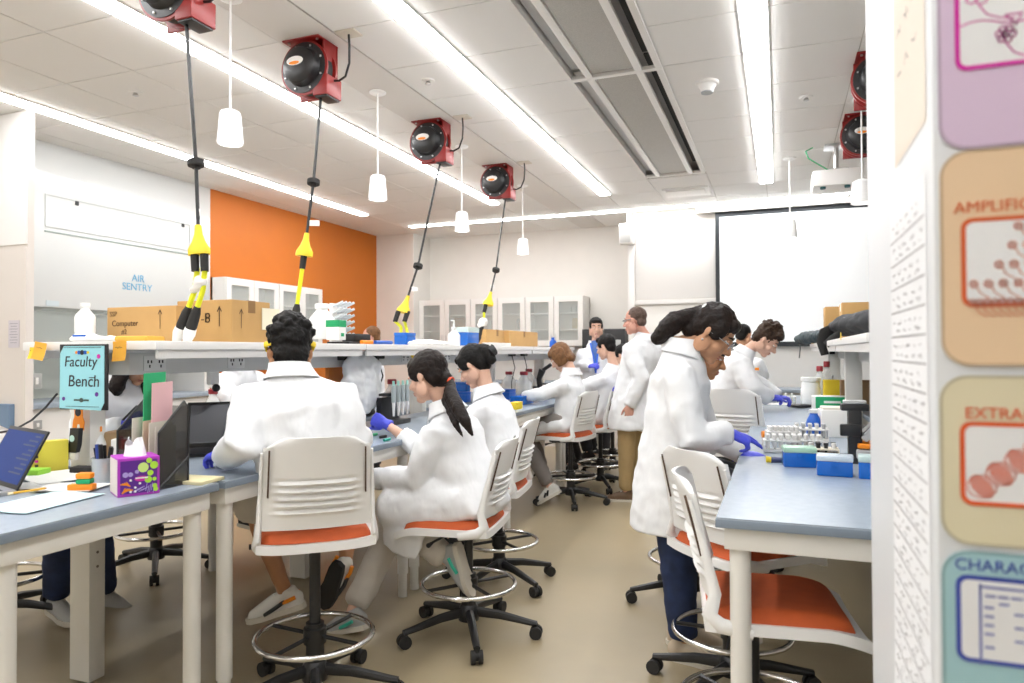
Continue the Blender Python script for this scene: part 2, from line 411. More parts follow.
# ---- glass-door wall cabinets
def cabinet(label, o, right, nrm, wd, ht, dp, nd, group):
    t = thing('wall_cabinet', label, 'cabinet', tuple(o), 0, group)
    F = frame(o, right, nrm); tk = .018
    put('body', B(F).box((wd/2, ht/2, tk/2), (wd, ht, tk)).box((tk/2, ht/2, dp/2), (tk, ht, dp)).box((wd-tk/2, ht/2, dp/2), (tk, ht, dp))
        .box((wd/2, tk/2, dp/2), (wd-.04, tk, dp)).box((wd/2, ht-tk/2, dp/2), (wd-.04, tk, dp)), WHITE, t)
    for k in (1, 2): put('shelf', B(F).box((wd/2, ht*k/3, dp/2), (wd-.04, .014, dp-.04)), WHITE, t)
    dw = wd/nd
    for k in range(nd):
        x0, x1 = k*dw+.004, (k+1)*dw-.004
        d = put('door', B(F).ring(rrect(x0, .004, x1, ht-.004, .004, 1), rrect(x0+.075, .085, x1-.075, ht-.085, .004, 1), .022, dp), WHITE, t)
        put('glass', B(F).box(((x0+x1)/2, ht/2, dp+.01), (x1-x0-.15, ht-.17, .005)), GLASS, d)
        hx = x1-.03 if k % 2 == 0 else x0+.03
        put('handle', B(F).tube([(hx, .08, dp+.02), (hx, .08, dp+.045), (hx, .18, dp+.045), (hx, .18, dp+.02)], .005, 6), STEEL, d)
    return F
Fl = []
for k, lb in enumerate(('white glass-door wall cabinet on the orange wall, next to the fume hood', 'white glass-door wall cabinet on the orange wall, far from the fume hood')):
    Fl.append(cabinet(lb, V((XL+.005, 6.27+.895*k, 1.44)), (0, 1, 0), (1, 0, 0), .89, .80, .20, 2, 'wall cabinets'))
for k, lb in enumerate(('leftmost glass-door wall cabinet on the cream back wall', 'middle glass-door wall cabinet on the cream back wall', 'rightmost glass-door wall cabinet on the cream back wall')):
    Fl.append(cabinet(lb, V((-5.37+.9*k, YB-.005, 1.46)), (1, 0, 0), (0, -1, 0), .895, .74, .36, 2, 'wall cabinets'))
# things kept behind the glass
def kept(F, x, y, w_, h_, d_, m, name, label, cat):
    put(name, B(F).box((x, y+h_/2, .025+d_/2), (w_, h_, d_), .006), m, label=label, cat=cat)
kept(Fl[0], .18, .28, .1, .16, .12, PAPER, 'paper_carton', 'small white carton behind the cabinet glass nearest the fume hood', 'carton')
kept(Fl[0], .36, .28, .12, .09, .12, ORANGEP, 'orange_carton', 'orange carton behind the cabinet glass nearest the fume hood', 'carton')
kept(Fl[0], .72, .28, .13, .17, .12, PAPER, 'paper_carton', 'white carton in the second glass compartment beside the fume hood', 'carton')
kept(Fl[1], .25, .28, .16, .13, .12, PAPER, 'paper_carton', 'wide white carton in the cabinet far from the fume hood', 'carton')
kept(Fl[2], .62, .262, .2, .2, .16, CARD_D, 'brown_basket', 'brown basket on a shelf behind the leftmost back cabinet glass', 'basket')
for k in range(3):
    kept(Fl[4], .6+.075*k, .505, .055, .09+.02*(k % 2), .055, BPLAS, 'white_beaker', ('first', 'second', 'third')[k]+' white beaker from the left, upper shelf of rightmost back cabinet', 'beaker')
kept(Fl[4], .73, .262, .14, .16, .12, mat('tan_carton', (.62, .52, .34), .8), 'tan_carton', 'tan carton on the middle shelf of the rightmost back cabinet', 'carton')
kept(Fl[3], .2, .262, .05, .14, .05, BPLAS, 'white_bottle', 'white bottle inside the middle back cabinet, left compartment', 'bottle')
kept(Fl[3], .68, .262, .05, .17, .05, BGLASS, 'glass_cylinder', 'clear glass cylinder inside the middle back cabinet, right compartment', 'glassware')

# ---- projection screen
t = thing('projection_screen', 'large bright white projection screen with black border', 'screen', (.5, 9.42, 1.4))
FB = frame((0, 9.40, 0), (1, 0, 0), (0, -1, 0))
put('fabric', B(FB).box((.62, 2.3, 0), (2.66, 1.62, .006)), mat('screen_fabric', (.90, .92, .93), .8, emit=.12), t)  # faint emission on the fabric stands in for the projector's light
put('border', B(FB).ring(rrect(-.76, 1.43, 2.0, 3.17, .002, 1), rrect(-.71, 1.49, 1.95, 3.10, .002, 1), .008), mat('screen_border', (.025, .03, .035), .6), t)
put('housing', B(FB).box((.6, 3.2, .02), (3.2, .08, .1), .01), WHITE, t)
# ---- loudspeaker
t = thing('wall_speaker', 'white loudspeaker with grey grille high on the back wall', 'speaker', (-1.93, 9.3, 2.85))
F = frame((-1.9, 9.30, 2.95), (1, 0, -.0), (-.1, -1, 0))
put('cabinet_shell', B(F).box((0, 0, -.06), (.19, .28, .14), .012), WHITE, t)
put('grille', B(F).box((-.01, -.01, .012), (.14, .22, .006), .003), mat('grille_grey', (.52, .52, .51), .7), t)
put('bracket', B(F).box((.03, .2, -.08), (.06, .16, .06), .006), WHITE, t)
# ---- back counter under the screen
t = thing('back_counter', 'long grey-topped counter against the back wall under the screen', 'counter', (.8, 9.15, 0))
put('worktop', B().box((.8, 9.14, .905), (2.6, .6, .04), .006), SLATE, t)
put('base', B().box((.8, 9.17, .44), (2.5, .52, .885)), WHITE, t)

# ---- partition end with posters, close to the camera
PY = .95
pc = at(934.5, 341, Y=PY); PXL = pc.x
pf = at(869, 341, X=PXL)
put('wall_right', B().box((PXL+.5, (PY+pf.y)/2, 1.63), (1.0, pf.y-PY, 3.26), .006), mat('partition_white', (.68, .70, .725), .45), **S)
FP = frame((0, PY-.0015, 0), (1, 0, 0), (0, -1, 0))
L2 = lambda u, v: (lambda p: (p.x, p.z))(at(u, v, Y=PY-.002))
def card(label, ul, vt, vb, col, ttl, tcol, fr, doodle):
    x0, zt = L2(ul, vt); _, zb = L2(ul, vb); x1 = x0+.29
    t = thing('poster_card', label, 'poster', (x0+.14, PY-.002, zb), 0, 'process poster cards')
    put('sheet', B(FP).prism(rrect(x0, zb, x1, zt, .028, 6), .002), mat('card_'+ttl[0], col, .55), t)
    put('sheet_edge', B(FP).ring(rrect(x0-.001, zb-.001, x1+.001, zt+.001, .029, 6), rrect(x0+.002, zb+.002, x1-.002, zt-.002, .027, 6), .0025), mat('edge_'+ttl[0], [c*.72 for c in col], .6), t)
    fu, ft, fb = fr
    fx, fz1 = L2(fu, ft); _, fz0 = L2(fu, fb); fx1 = fx+.225
    tc_ = mat('print_'+ttl[0], tcol, .55)
    put('picture', B(FP).prism(rrect(fx, fz0, fx1, fz1, .012, 4), .001, .002), mat('picture_white', (.78, .79, .80), .6), t)
    put('picture_border', B(FP).ring(rrect(fx, fz0, fx1, fz1, .012, 4), rrect(fx+.005, fz0+.005, fx1-.005, fz1-.005, .008, 4), .0014, .002), tc_, t)
    if ttl[1]:
        x_, z_ = L2(*ttl[2]); text(ttl[1], ttl[3], frame((x_, PY-.0045, z_), (1, 0, 0), (0, -1, 0)), tc_, t, depth=.0004)
    b = doodle(fx, fz0, fx1, fz1); b.m = I4
    b2 = B(FP); b2.add([(v[0], v[1], .0036) for v in b.v], b.f)
    put('drawing', b2, mat('drawing_'+ttl[0], [min(1, c*.9+.12) for c in tcol], .6), t, fix=False)
def ringline(cx, cy, r, n=12): return [(cx+r*math.cos(2*math.pi*i/n), cy+r*math.sin(2*math.pi*i/n)) for i in range(n+1)]
def d_amp(x0, z0, x1, z1):
    ls = []; h = z1-z0; s = .0185
    for row, n in enumerate((1, 2, 3, 4, 4)):
        y_ = z1-.012-row*.0215
        for k in range((n, n, n+1, 9, 18)[row]):
            cx = (x0+.056+k*.0145, x0+.050+k*.0145, x0+.037+k*.0145, x0+.012+k*.0145, x0+.010+k*.0075)[row]
            ls += [ringline(cx, y_, .0042, 8), ringline(cx, y_, .0022, 6), [(cx+.003, y_-.003), (cx+.006, y_-.010), (cx+.011, y_-.014), (cx+.015, y_-.016)]]
    return strokes(ls, .0012)
def d_ext(x0, z0, x1, z1):
    ls = []
    for k in range(8):
        cx, cy = x0+.021+k*.0185, z0+.022+k*.0155
        for q in range(9):
            a = -R(50); t0 = -1+q/4
            ux, uy = math.cos(a+R(90)), math.sin(a+R(90)); wx, wy = math.cos(a), math.sin(a)
            l = .0145*math.sqrt(max(.05, 1-t0*t0*.8)); ls.append([(cx+wx*l*-1+ux*t0*.008, cy+wy*l*-1+uy*t0*.008), (cx+wx*l+ux*t0*.008, cy+wy*l+uy*t0*.008)])
        ls.append([(cx+.0145*math.cos(i*.5), cy+.013*math.sin(i*.5)) for i in range(14)])
    return strokes(ls, .0014)
def d_chr(x0, z0, x1, z1):
    ls = [[(x0+.024, z0), (x0+.024, z1-.01)], [(x0+.024, z1-.012), (x1, z1-.014)]]
    for k in range(10): ls.append([(x0+.03+k*.0125, z1-.022), (x0+.038+k*.0125, z1-.022)])
    for k, ys_ in enumerate(((.035, .045, .055, .065, .08), (.03,), (.04, .055, .07), (), (.045, .06), (.04, .05, .06, .07))):
        for q in ys_: ls.append([(x0+.029+k*.0145, z1-q), (x0+.036+k*.0145, z1-q)])
    ls.append([(x0+.075, z1-.075), (x0+.075, z1-.1)]); ls.append([(x0+.078, z1-.08), (x0+.078, z1-.095)])
    return strokes(ls, .0026)
def d_lys(x0, z0, x1, z1):
    ls = []
    yb = z0+.052
    ls.append([(x0+.006+.01*i, yb+.004*math.sin(i*.9)) for i in range(20)])
    ls.append([(x0+.05, yb+.006), (x0+.06, yb-.006), (x0+.066, yb+.006), (x0+.05, yb+.006)])
    for cx, cy, r in ((x0+.024, z0+.09, .016), (x0+.05, z0+.036, .01), (x0+.075, z0+.1, .012), (x0+.12, z0+.04, .012)):
        for q in range(6): ls.append(ringline(cx+r*.6*math.cos(q), cy+r*.6*math.sin(q), r*.4, 7))
        ls.append([(cx, cy-r), (cx+.008, cy-r-.012), (cx+.02, cy-r-.018), (cx+.034, cy-r-.021)])
    return strokes(ls, .0018)
card('purple process card with magenta drawing, topmost on the wall end', 937, -70, 151, (.64, .50, .66), ('lysis', '', (0, 0), .03), (.62, .02, .36), (953, -60, 73), d_lys)
card('orange process card reading AMPLIFICATION', 940, 154, 365, (.76, .56, .36), ('amp', 'AMPLIFICATION', (953, 214), .0185), (.66, .12, .03), (960, 219, 308), d_amp)
card('pale yellow process card reading EXTRACTION with orange drawing', 940, 376, 541, (.70, .64, .45), ('ext', 'EXTRACTION', (964, 418), .0185), (.70, .10, .02), (959, 421, 504), d_ext)
card('pale blue process card reading CHARACTERIZATION, lowest on the wall end', 942, 549, 765, (.36, .58, .62), ('chr', 'CHARACTERIZATION', (954, 568), .0185), (.05, .08, .40), (955, 573, 659), d_chr)
# papers on the side of the partition, facing the aisle
def side(u, v): p = at(u, v, X=PXL-.002); return (-p.y, p.z)
FS = frame((PXL-.0004, 0, 0), (0, -1, 0), (-1, 0, 0))
def sheet(name, label, cat, poly, bow, m, scr):
    t = thing(name, label, cat, (PXL, 1.2, 1.2))
    xs = [p[0] for p in poly]; zs = [p[1] for p in poly]; x0, x1, z0, z1 = min(xs), max(xs), min(zs), max(zs)
    zf = lambda y_: .0004+bow*max(0, (.95-y_)/.6)**2
    n = 14; b = B(FS)
    b.grid(lambda a, c: (x0+(x1-x0)*a, z0+(z1-z0)*c, zf(z0+(z1-z0)*c)+.0), 3, n)
    put('sheet', b, m, t)
    s_ = scr(x0, x1, z0, z1); b2 = B(FS); b2.add([(v[0], v[1], zf(v[1])+.0008) for v in s_.v], s_.f)
    put('lettering', b2, mat('pencil_grey', (.13, .11, .12), .8), t, fix=False, kind='stuff')
def scr_list(x0, x1, z0, z1):
    ls = []; y_ = z1-.03; rnd = random.Random(3)
    while y_ > z0+.02:
        for r_ in (0, .013):
            x = x0+.03+(0 if r_ == 0 else .03)
            while x < x1-.03:
                l = rnd.uniform(.012, .045); ls.append([(x+i*.006, y_-r_+rnd.uniform(-.003, .003)) for i in range(max(2, int(l/.006)))]); x += l+rnd.uniform(.012, .03)
        ls.append([(x0+.01, y_-.022), (x1-.01, y_-.0225)]); y_ -= .037
    return strokes(ls, .0016)
def scr_top(x0, x1, z0, z1):
    rnd = random.Random(5); ls = []
    for k in range(7):
        y_ = z1-.05-k*.06; x = x0+.04
        while x < x1-.05: ls.append([(x+i*.008, y_+rnd.uniform(-.006, .006)) for i in range(5)]); x += .06
    return strokes(ls, .002)
a, b_ = side(889, 190), side(931, 683)
sheet('sign_in_sheet', 'long white handwritten sign-in sheet curling off the side of the wall end', 'paper', [(a[0], 1.60), (b_[0], .62)], .05, mat('paper_cool', (.78, .79, .81), .8), scr_list)
a, b_ = side(892, -10), side(926, 190)
sheet('paper_chart', 'cream wall chart above the sign-in sheet on the wall end', 'paper', [(a[0], 2.2), (b_[0], 1.66)], 0, mat('paper_cream', (.74, .66, .57), .8), scr_top)
# ================================================================== benches
def table(label, x0, x1, y0, y1, group, z=.9, legs=(0, 1)):
    t = thing('lab_table', label, 'table', ((x0+x1)/2, (y0+y1)/2, 0), 0, group)
    xc, yc, w_, l_ = (x0+x1)/2, (y0+y1)/2, x1-x0, y1-y0
    top = put('tabletop', B().box((xc, yc, z-.003), (w_-.004, l_-.004, .006)), SLATE, t)
    put('edge_band', B().box((xc, yc, z-.017), (w_, l_, .025), .003), SLATE_E, top)
    i, h = .035, .065
    for a in (x0+i, x1-i): put('apron', B().box((a, yc, z-.03-h/2), (.025, l_-2*i, h), .003), LEGW, t)
    for a in (y0+i, y1-i): put('apron', B().box((xc, a, z-.03-h/2), (w_-2*i+.024, .025, h), .003), LEGW, t)
    for a in [(x0+i+.03, x1-i-.03)[q_] for q_ in legs]:
        for b_ in (y0+i+.03, y1-i-.03):
            lg = put('leg', B().lathe([(.030, .13), (.030, z-.03)], (a, b_, 0), 18), LEGW, t)
            put('foot', B().lathe([(.026, 0), (.026, .02), (.024, .03), (.024, .131)], (a, b_, 0), 16), LEGW, lg)
    return t
IX0, IXM, IX1 = -3.44, -2.69, -1.94
table('slate-topped table crossing the near end of the island, crowded with stationery', IX0, IX1, 1.26, 2.055, 'island tables')
ord_ = ('nearest', 'second', 'third', 'farthest')
for k in range(4):
    y0 = 2.085+1.505*k
    table(f'{ord_[k]} slate-topped table on the aisle side of the island', IXM, IX1, y0, y0+1.5, 'island tables', legs=(1,))
    table(f'{ord_[k]} slate-topped table on the fume hood side of the island', IX0, -2.825, y0, y0+1.5, 'island tables', legs=(0,))
RX0 = -.178
for k in range(4):
    y0 = 2.11+1.505*k
    table(f'{ord_[k]} slate-topped table on the aisle side of the bench where the woman with glasses stands', RX0, .455, y0, y0+1.5, 'right bench tables', legs=(0,))
for k in range(4):
    y0 = 2.11+1.505*k
    table(f'{ord_[k]} slate-topped table behind the shelf posts of the bench where the woman with glasses stands', 0.585, 1.32, y0, y0+1.5, 'right bench tables', legs=(1,))

# ---- island shelf with posts and power raceway
RACE = mat('raceway_grey', (.58, .575, .55), .5)
def spine(label, xa, xb, y0, y1, xc, z, posts, outlets):
    t = thing('bench_shelf', label, 'shelf', (xc, (y0+y1)/2, .0))
    n = max(1, round((y1-y0)/1.6)); L = (y1-y0)/n
    for k in range(n):
        put('shelf_board', B().box(((xa+xb)/2, y0+L*(k+.5), z-.018), (xb-xa, L-.004, .036), .004), PLAST, t)
        put('fascia', B().box((xb-.02, y0+L*(k+.5), z-.055), (.012, L-.05, .035)).box((xa+.02, y0+L*(k+.5), z-.055), (.012, L-.05, .035)), PLAST, t)
    put('raceway', B().box((xc, (y0+.08+y1)/2, z-.096), (.13, y1-y0-.1, .095), .004), RACE, t)
    OUT = mat('outlet_face', (.66, .655, .63), .5)
    for y in outlets:
        o = put('outlet', B().box((xc+.066, y, z-.096), (.006, .12, .065), .002), OUT, t)
        for d in (-.03, .03):
            for a, c_ in ((-.009, .008), (.009, .008), (0, -.012)): put('slot', B().box((xc+.07, y+d+a, z-.096+c_), (.003, .005, .013)), BLACKM, o)
    put('beam', B().box((xc-.10, (posts[0]+posts[-1])/2, .765), (.06, posts[-1]-posts[0], .11), .004), LEGW, t)
    for y in posts:
        p = put('post', B().box((xc-.10, y, z/2-.02), (.115, .075, z-.05), .006), LEGW, t)
        for zz in (.66, .60, .54, .48): put('post_hole', B().cyl((xc-.044, y, zz), (xc-.041, y, zz), .006, seg=10), mat('slot_grey', (.18, .17, .15), .6), p)
        put('bracket_bolt', B().cyl((xc-.044, y-.01, .80), (xc-.03, y-.01, .80), .018, seg=12), STEEL, p)
    return t
SZ = 1.43
spine('long white shelf with power outlets running down the middle of the island', -3.13, -2.35, 2.14, 8.35, -2.66, SZ, (2.17, 3.6, 5.1, 6.6, 8.2), (2.36, 2.86, 3.36, 3.9, 4.6, 5.3, 6.0))
spine('white shelf above the bench under the projection screen', .30, .98, 2.9, 8.1, .62, 1.445, (3.0, 4.2, 5.9, 7.9), (3.4, 4.0, 4.8, 5.6))

# ================================================================== chairs
CM = {}
def chair_meshes():
    # seat pan
    b = B(); n = 17
    def pan(u, v, dz):
        x = -.235+.46*v; y = (u-.5)*2*(.232-.03*max(0, (v-.8)/.2)**2-.012*max(0, (.2-v)/.2)**2)
        return (x, y, dz-.035*max(0, (v-.72)/.28)**2+.012*(2*u-1)**4)
    b.grid(lambda u, v: pan(u, v, -.028), n, n); b.grid(lambda u, v: pan(u, v, -.062), n, n)
    rim = [(0, j/(n-1)) for j in range(n)]+[(i/(n-1), 1) for i in range(1, n)]+[(1, 1-j/(n-1)) for j in range(1, n)]+[(1-i/(n-1), 0) for i in range(1, n-1)]
    m = len(rim)
    b.add([pan(*q, -.028) for q in rim]+[pan(*q, -.062) for q in rim], [(i, (i+1) % m, m+(i+1) % m, m+i) for i in range(m)])
    CM['seat_pan'] = (b, CHAIRW)
    # cushion
    b = B()
    def cu_(u, v, top):
        k = .93; a, c = 2*u-1, 2*v-1
        x = -.01+.213*c*(1-.08*abs(a)**6); y = .212*a*(1-.07*max(0, c)**4-.04*abs(c)**6)
        e = max(abs(a), abs(c)); h = (1-max(0, (e-.8)/.2)**2.5) if top else 0
        return (x, y, -.026+.036*h-.035*max(0, (v-.7)/.3)**2+.006*a*a)
    b.grid(lambda u, v: cu_(u, v, 1), 21, 21); b.grid(lambda u, v: cu_(u, v, 0), 21, 21)
    CM['cushion'] = (b, CUSH)
    # backrest
    def bk(u, v, th):
        a = 2*u-1
        wd = .212-.018*v; c = .08
        ww = wd-(.04*max(0, (v-.88)/.12)**2.4)
        x = -.228-.07*v-.02*v*v+.05*a*a*(.6+.4*v)
        y = ww*a; z = .030+.355*v-.02*abs(a)**8*(v > .9)
        s = max(0, 1-max(0, (abs(a)-.62)/.12)) if abs(a) > .62 else 1
        if .16 < v < .56: x -= s*.010*math.sin((v-.16)/.40*math.pi*2*5)
        return (x-th, y, z)
    b = B(); nu, nv = 21, 61
    b.grid(lambda u, v: bk(u, v, 0), nu, nv); b.grid(lambda u, v: bk(u, v, .011), nu, nv)
    rim = [(0, j/(nv-1)) for j in range(nv)]+[(i/(nu-1), 1) for i in range(1, nu)]+[(1, 1-j/(nv-1)) for j in range(1, nv)]+[(1-i/(nu-1), 0) for i in range(1, nu-1)]
    m = len(rim); b.add([bk(*q, 0) for q in rim]+[bk(*q, .011) for q in rim], [(i, (i+1) % m, m+(i+1) % m, m+i) for i in range(m)])
    CM['backrest'] = (b, CHAIRW)
    for s in (-1, 1):
        b = B()
        b.tube([(-.10, s*.222, -.045), (-.19, s*.222, -.03), (-.222, s*.217, .0), (-.205, s*.212, .06), (-.238, s*.205, .20), (-.275, s*.2, .33)], [(.02, .016), (.024, .016), (.024, .014), (.018, .01), (.012, .008), (.006, .005)], 10, ref=(1, 0, 0))
        CM['back_rail%d' % s] = (b, CHAIRW)
    for s in (-1, 1):
        b = B().tube([(-.243, s*.180, .16), (-.290, s*.174, .34)], [(.004, .0035)]*2, 6)
        CM['slit%d' % s] = (b, mat('slit_dark', (.09, .05, .03), .7))
    b = B().box((0, 0, -.075), (.20, .16, .03), .008).tube([(0, .06, -.08), (.03, .2, -.085), (.035, .25, -.088)], [.006, .006, .012], 8)
    CM['mechanism'] = (b, BLACK)
    b = B().torus((0, 0, .25), .228, .011, 48, 10)
    CM['foot_ring'] = (b, CHROME)
    b = B().lathe([(.045, .22), (.045, .28), (.03, .285)], seg=16)
    for k in range(4):
        a = R(45+90*k); b.tube([(.04*math.cos(a), .04*math.sin(a), .25), (.225*math.cos(a), .225*math.sin(a), .25)], .009, 6)
    CM['ring_hub'] = (b, BLACK)
    b = B().lathe([(.05, .075), (.055, .1), (.045, .14), (.036, .15), (.036, .30)], seg=18)
    CM['column'] = (b, BLACK)
    b = B().tube([(.03, 0, .115), (.15, 0, .105), (.30, 0, .075), (.335, 0, .07)], [(.026, .022), (.022, .02), (.016, .017), (.013, .016)], 8, ref=(0, 0, 1))
    CM['leg'] = (b, BLACK)
    b = B()
    for s in (-1, 1): b.tube([(.33, s*.008, .03), (.33, s*.026, .03)], .030, 14, ref=(0, 0, 1))
    b.tube([(.33, 0, .03), (.33, 0, .075)], [.012, .009], 8).tube([(.33, -.02, .034), (.33, .02, .034)], .02, 10)
    CM['caster'] = (b, BLACKM)
    for k, (b, m) in list(CM.items()):
        me = b.mesh(k); finish(me, True, 40); me.materials.append(m); CM[k] = me
chair_meshes()
def link(name, me, parent, loc=(0, 0, 0), rz=0):
    o = bpy.data.objects.new(name, me); COL.objects.link(o); o.parent = parent; o.location = loc; o.rotation_euler = (0, 0, rz)
    WM[o] = WM[parent] @ TR(*loc, rz); return o
def chair(label, x, y, head, seat, spin=0):
    t = thing('drafting_chair', label, 'chair', (x, y, 0), R(head), 'lab drafting chairs')
    for k in ('seat_pan', 'cushion', 'backrest', 'back_rail-1', 'back_rail1', 'mechanism'):
        o = link(k.strip('-1'), CM[k], t, (.08, 0, seat))
        if k == 'backrest':
            for s in ('-1', '1'): link('slit', CM['slit'+s], o)
    r = link('foot_ring', CM['foot_ring'], t); link('ring_hub', CM['ring_hub'], r)
    link('column', CM['column'], t)
    put('gas_lift', B().lathe([(.022, .29), (.022, seat-.07)], seg=14), BLACK, t, local=True)
    for k in range(5):
        l = link('leg', CM['leg'], t, (0, 0, 0), R(spin+72*k-head)); link('caster', CM['caster'], l)
    return t
chair('white-backed orange-seated drafting chair holding the man seen from behind', -1.75, 2.37, 130, .68, 20)
c2 = (-1.43, 3.154)
chair('white drafting chair under the woman with the long ponytail', *c2, 187, .58, math.degrees(math.atan2(2.862-c2[1], -1.258-c2[0])))
chair('white drafting chair under the woman with the clipped-up hair', -1.58, 3.93, 187, .60, -30)
chair('white drafting chair under the brown-haired person at the far island', -1.79, 6.2, 168, .64, math.degrees(math.atan2(5.9-6.2, -1.67+1.79)))
chair('white drafting chair under the dark-haired man at the far island', -1.70, 6.98, 172, .64, 10)
chair('white drafting chair at the island, farthest of those on the aisle', -1.75, 7.75, 180, .64, 40)
chair('empty orange-seated drafting chair tucked under the near corner of the bench', -.09, 2.40, 8, .60, 100)
chair('empty orange-seated drafting chair tucked under the bench beside the standing woman', -.19, 2.99, 44, .61, 168)
chair('white drafting chair hidden behind the standing woman with glasses', -.46, 3.97, 5, .60, 198)
chair('empty white drafting chair turned to the bench beyond the standing woman', -.27, 4.93, 78, .75, 30)
chair('drafting chair behind the island with its black base seen under the stationery table', -3.72, 3.40, 10, .64, 100)
chair('drafting chair behind the island, only its casters seen below the table edge', -3.72, 2.42, 0, .62, 30)
chair('drafting chair behind the island, base seen between the man and the ponytailed woman', -3.75, 5.0, 5, .64, 60)

# ================================================================== ceiling fittings
def reel(label, x, y, dropcord=None, dz=-.17):
    z = CZ+dz
    t = thing('cord_reel', label, 'cord reel', (x, y, z), 0, 'ceiling cord reels')
    F = Matrix.Translation((x, y, z)) @ Matrix.Rotation(R(90), 4, 'X')      # local z -> -Y
    br = put('bracket', B().box((x, y+.02, CZ-.006), (.26, .2, .012), .003).box((x, y+.105, z+.01), (.27, .012, -2*dz-.03), .004).box((x+.125, y+.04, z+.09), (.012, .13, .15), .003), RED, t)
    put('bolt', B().cyl((x-.1, y-.05, CZ-.02), (x-.1, y-.05, CZ-.01), .008).cyl((x+.1, y-.05, CZ-.02), (x+.1, y-.05, CZ-.01), .008), STEEL, br)
    put('drum', B(F).lathe([(.10, -.09), (.145, -.085), (.155, -.075), (.155, -.06), (.12, -.055), (.12, .01), (.155, .015), (.165, .03), (.165, .04), (.15, .042)], seg=36), RED, t)
    put('spool_band', B(F).lathe([(.14, -.05), (.14, .01)], seg=32), BLACKM, t)
    dm = put('dome', B(F).lathe([(.152, .03), (.152, .046), (.118, .05), (.112, .065), (.108, .095), (.095, .108), (.05, .116), (.01, .118)], seg=36), BLACK, t)
    b = B(F)
    for k in range(8):
        a = R(22+45*k); b.box((.134*math.cos(a), .134*math.sin(a), .05), (.011, .011, .01), .002)
    put('rivet', b, STEEL, dm)
    put('badge', B(F).prism(circ(-.008, .015, .058, 22, .027), .004, .114), PAPER, dm)
    put('badge_mark', B(F).prism(circ(-.012, .003, .036, 16, .010), .003, .1165), ORANGEP, dm)
    ob = put('outlet_box', B().box((x+.115, y+.03, z-.115), (.10, .15, .12), .006), RED, t)
    put('outlet_mouth', B().box((x+.115, y+.03, z-.178), (.085, .13, .012), .003), BLACK, ob)
    put('ceiling_plate', B().box((x+.30, y-.02, CZ-.006), (.13, .1, .01), .003), mat('plate_cream', (.62, .57, .48), .6), t)
    put('supply_cable', B().tube([(x+.30, y-.02, CZ-.01), (x+.305, y-.02, CZ-.08), (x+.29, y, CZ-.17), (x+.25, y+.02, CZ-.235), (x+.20, y+.03, CZ-.25), (x+.16, y+.03, CZ-.245)], .007, 8), BLACK, t)
    if not dropcord: return t
    pts, stop = dropcord['pts'], dropcord['stop']
    s0 = V((x+.09, y+.0, z-.18)); P = [V(p) for p in pts]
    path = [s0]+P
    cd_ = put('drop_cord', B().tube(path, .0085, 8), BLACK, t)
    tot = P[0]-s0; q = s0+tot*stop if len(P) == 1 else P[0]
    d = (path[1]-path[0]).normalized()
    put('cord_stop', B().cyl(q-d*.012, q+d*.014, .036, .036, 18).cyl(q-d*.022, q+d*.026, .018, .018, 12), BLACKM, cd_)
    e = path[-1]; dd = (path[-1]-path[-2]).normalized()
    put('wire_tag', B(frame(e-dd*.10, cr, -cf)).box((dropcord.get('tagx', 0), 0, 0), (dropcord.get('tagw', .02), .032, .004)), PAPER, cd_)
    side = cr.copy(); side.z = 0; side.normalize()
    con = put('connector', B().tube([e-dd*.04, e, e+dd*.035, e+dd*.07, e+dd*.095], [(.014, .014), (.018, .017), (.030, .022), (.050, .028), (.050, .028)], 14, ref=side), YEL, t)
    base = e+dd*.095
    for k, legs in enumerate(dropcord['tails']):
        o0 = base+side*dropcord['off'][k]
        put('plug', B().cyl(o0-dd*.01, o0+dd*.075, .019, .017, 12), BLACKM, con)
        put('tail_cable', B().tube([o0+dd*.07]+[V(p) for p in legs], .012, 8), YELC, t)
        e2 = V(legs[-1]); d2 = (e2-(V(legs[-2]) if len(legs) > 1 else o0)).normalized()
        pl = put('plug', B().tube([e2-d2*.01, e2+d2*.02, e2+d2*.08, e2+d2*.1], [.014, .022, .025, .021], 12), BLACKM, t)
        put('plug_cap', B().tube([e2+d2*.095, e2+d2*.12, e2+d2*.18], [.026, .028, .012], 12), dropcord.get('cap', PAPER), pl)
    if 'wrap' in dropcord:
        p, r_ = dropcord['wrap']; put('tape_wrap', remesh(B().ell(p, (r_, r_*.8, r_*.9)).ell(V(p)-side*.03-V((0, 0, .03)), r_*.5), .008, 2, .01, .03), mat('wrap_clear', (.78, .75, .72), .4), t)
RXX = -2.64
q = lambda u, v, Y: tuple(at(u, v, Y=Y))
reel('red and black cord reel cut off by the top edge of the picture', RXX, 2.49,
     dict(pts=[q(196, 163, 2.46), q(198.5, 234, 2.44)], stop=1, tagw=.022, off=(-.020, .022), tails=[[q(197.5, 268, 2.44), q(195, 290, 2.44), q(188, 309, 2.44)], [q(205, 268, 2.44), q(203, 290, 2.44), q(197, 309, 2.44)]], wrap=(q(200, 283, 2.44), .036)))
reel('red and black cord reel in front of the bright strip, second down the room', RXX, 3.51,
     dict(pts=[q(313.5, 182, 3.4), q(306, 240, 3.36)], stop=1, tagx=.035, tagw=.06, off=(0.0,), tails=[[q(300, 285, 3.34), q(297, 306, 3.33)]], cap=BLACKM))
reel('red and black cord reel, third down the room, over the ponytailed woman', RXX, 5.09,
     dict(pts=[q(418, 266, 4.75), q(406.5, 301, 4.65)], stop=1, tagw=.05, tagx=.03, off=(-.035, .035), tails=[[q(401, 327, 4.65), q(401, 335, 4.65)], [q(406, 327, 4.65), q(408, 335, 4.65)]], cap=YEL))
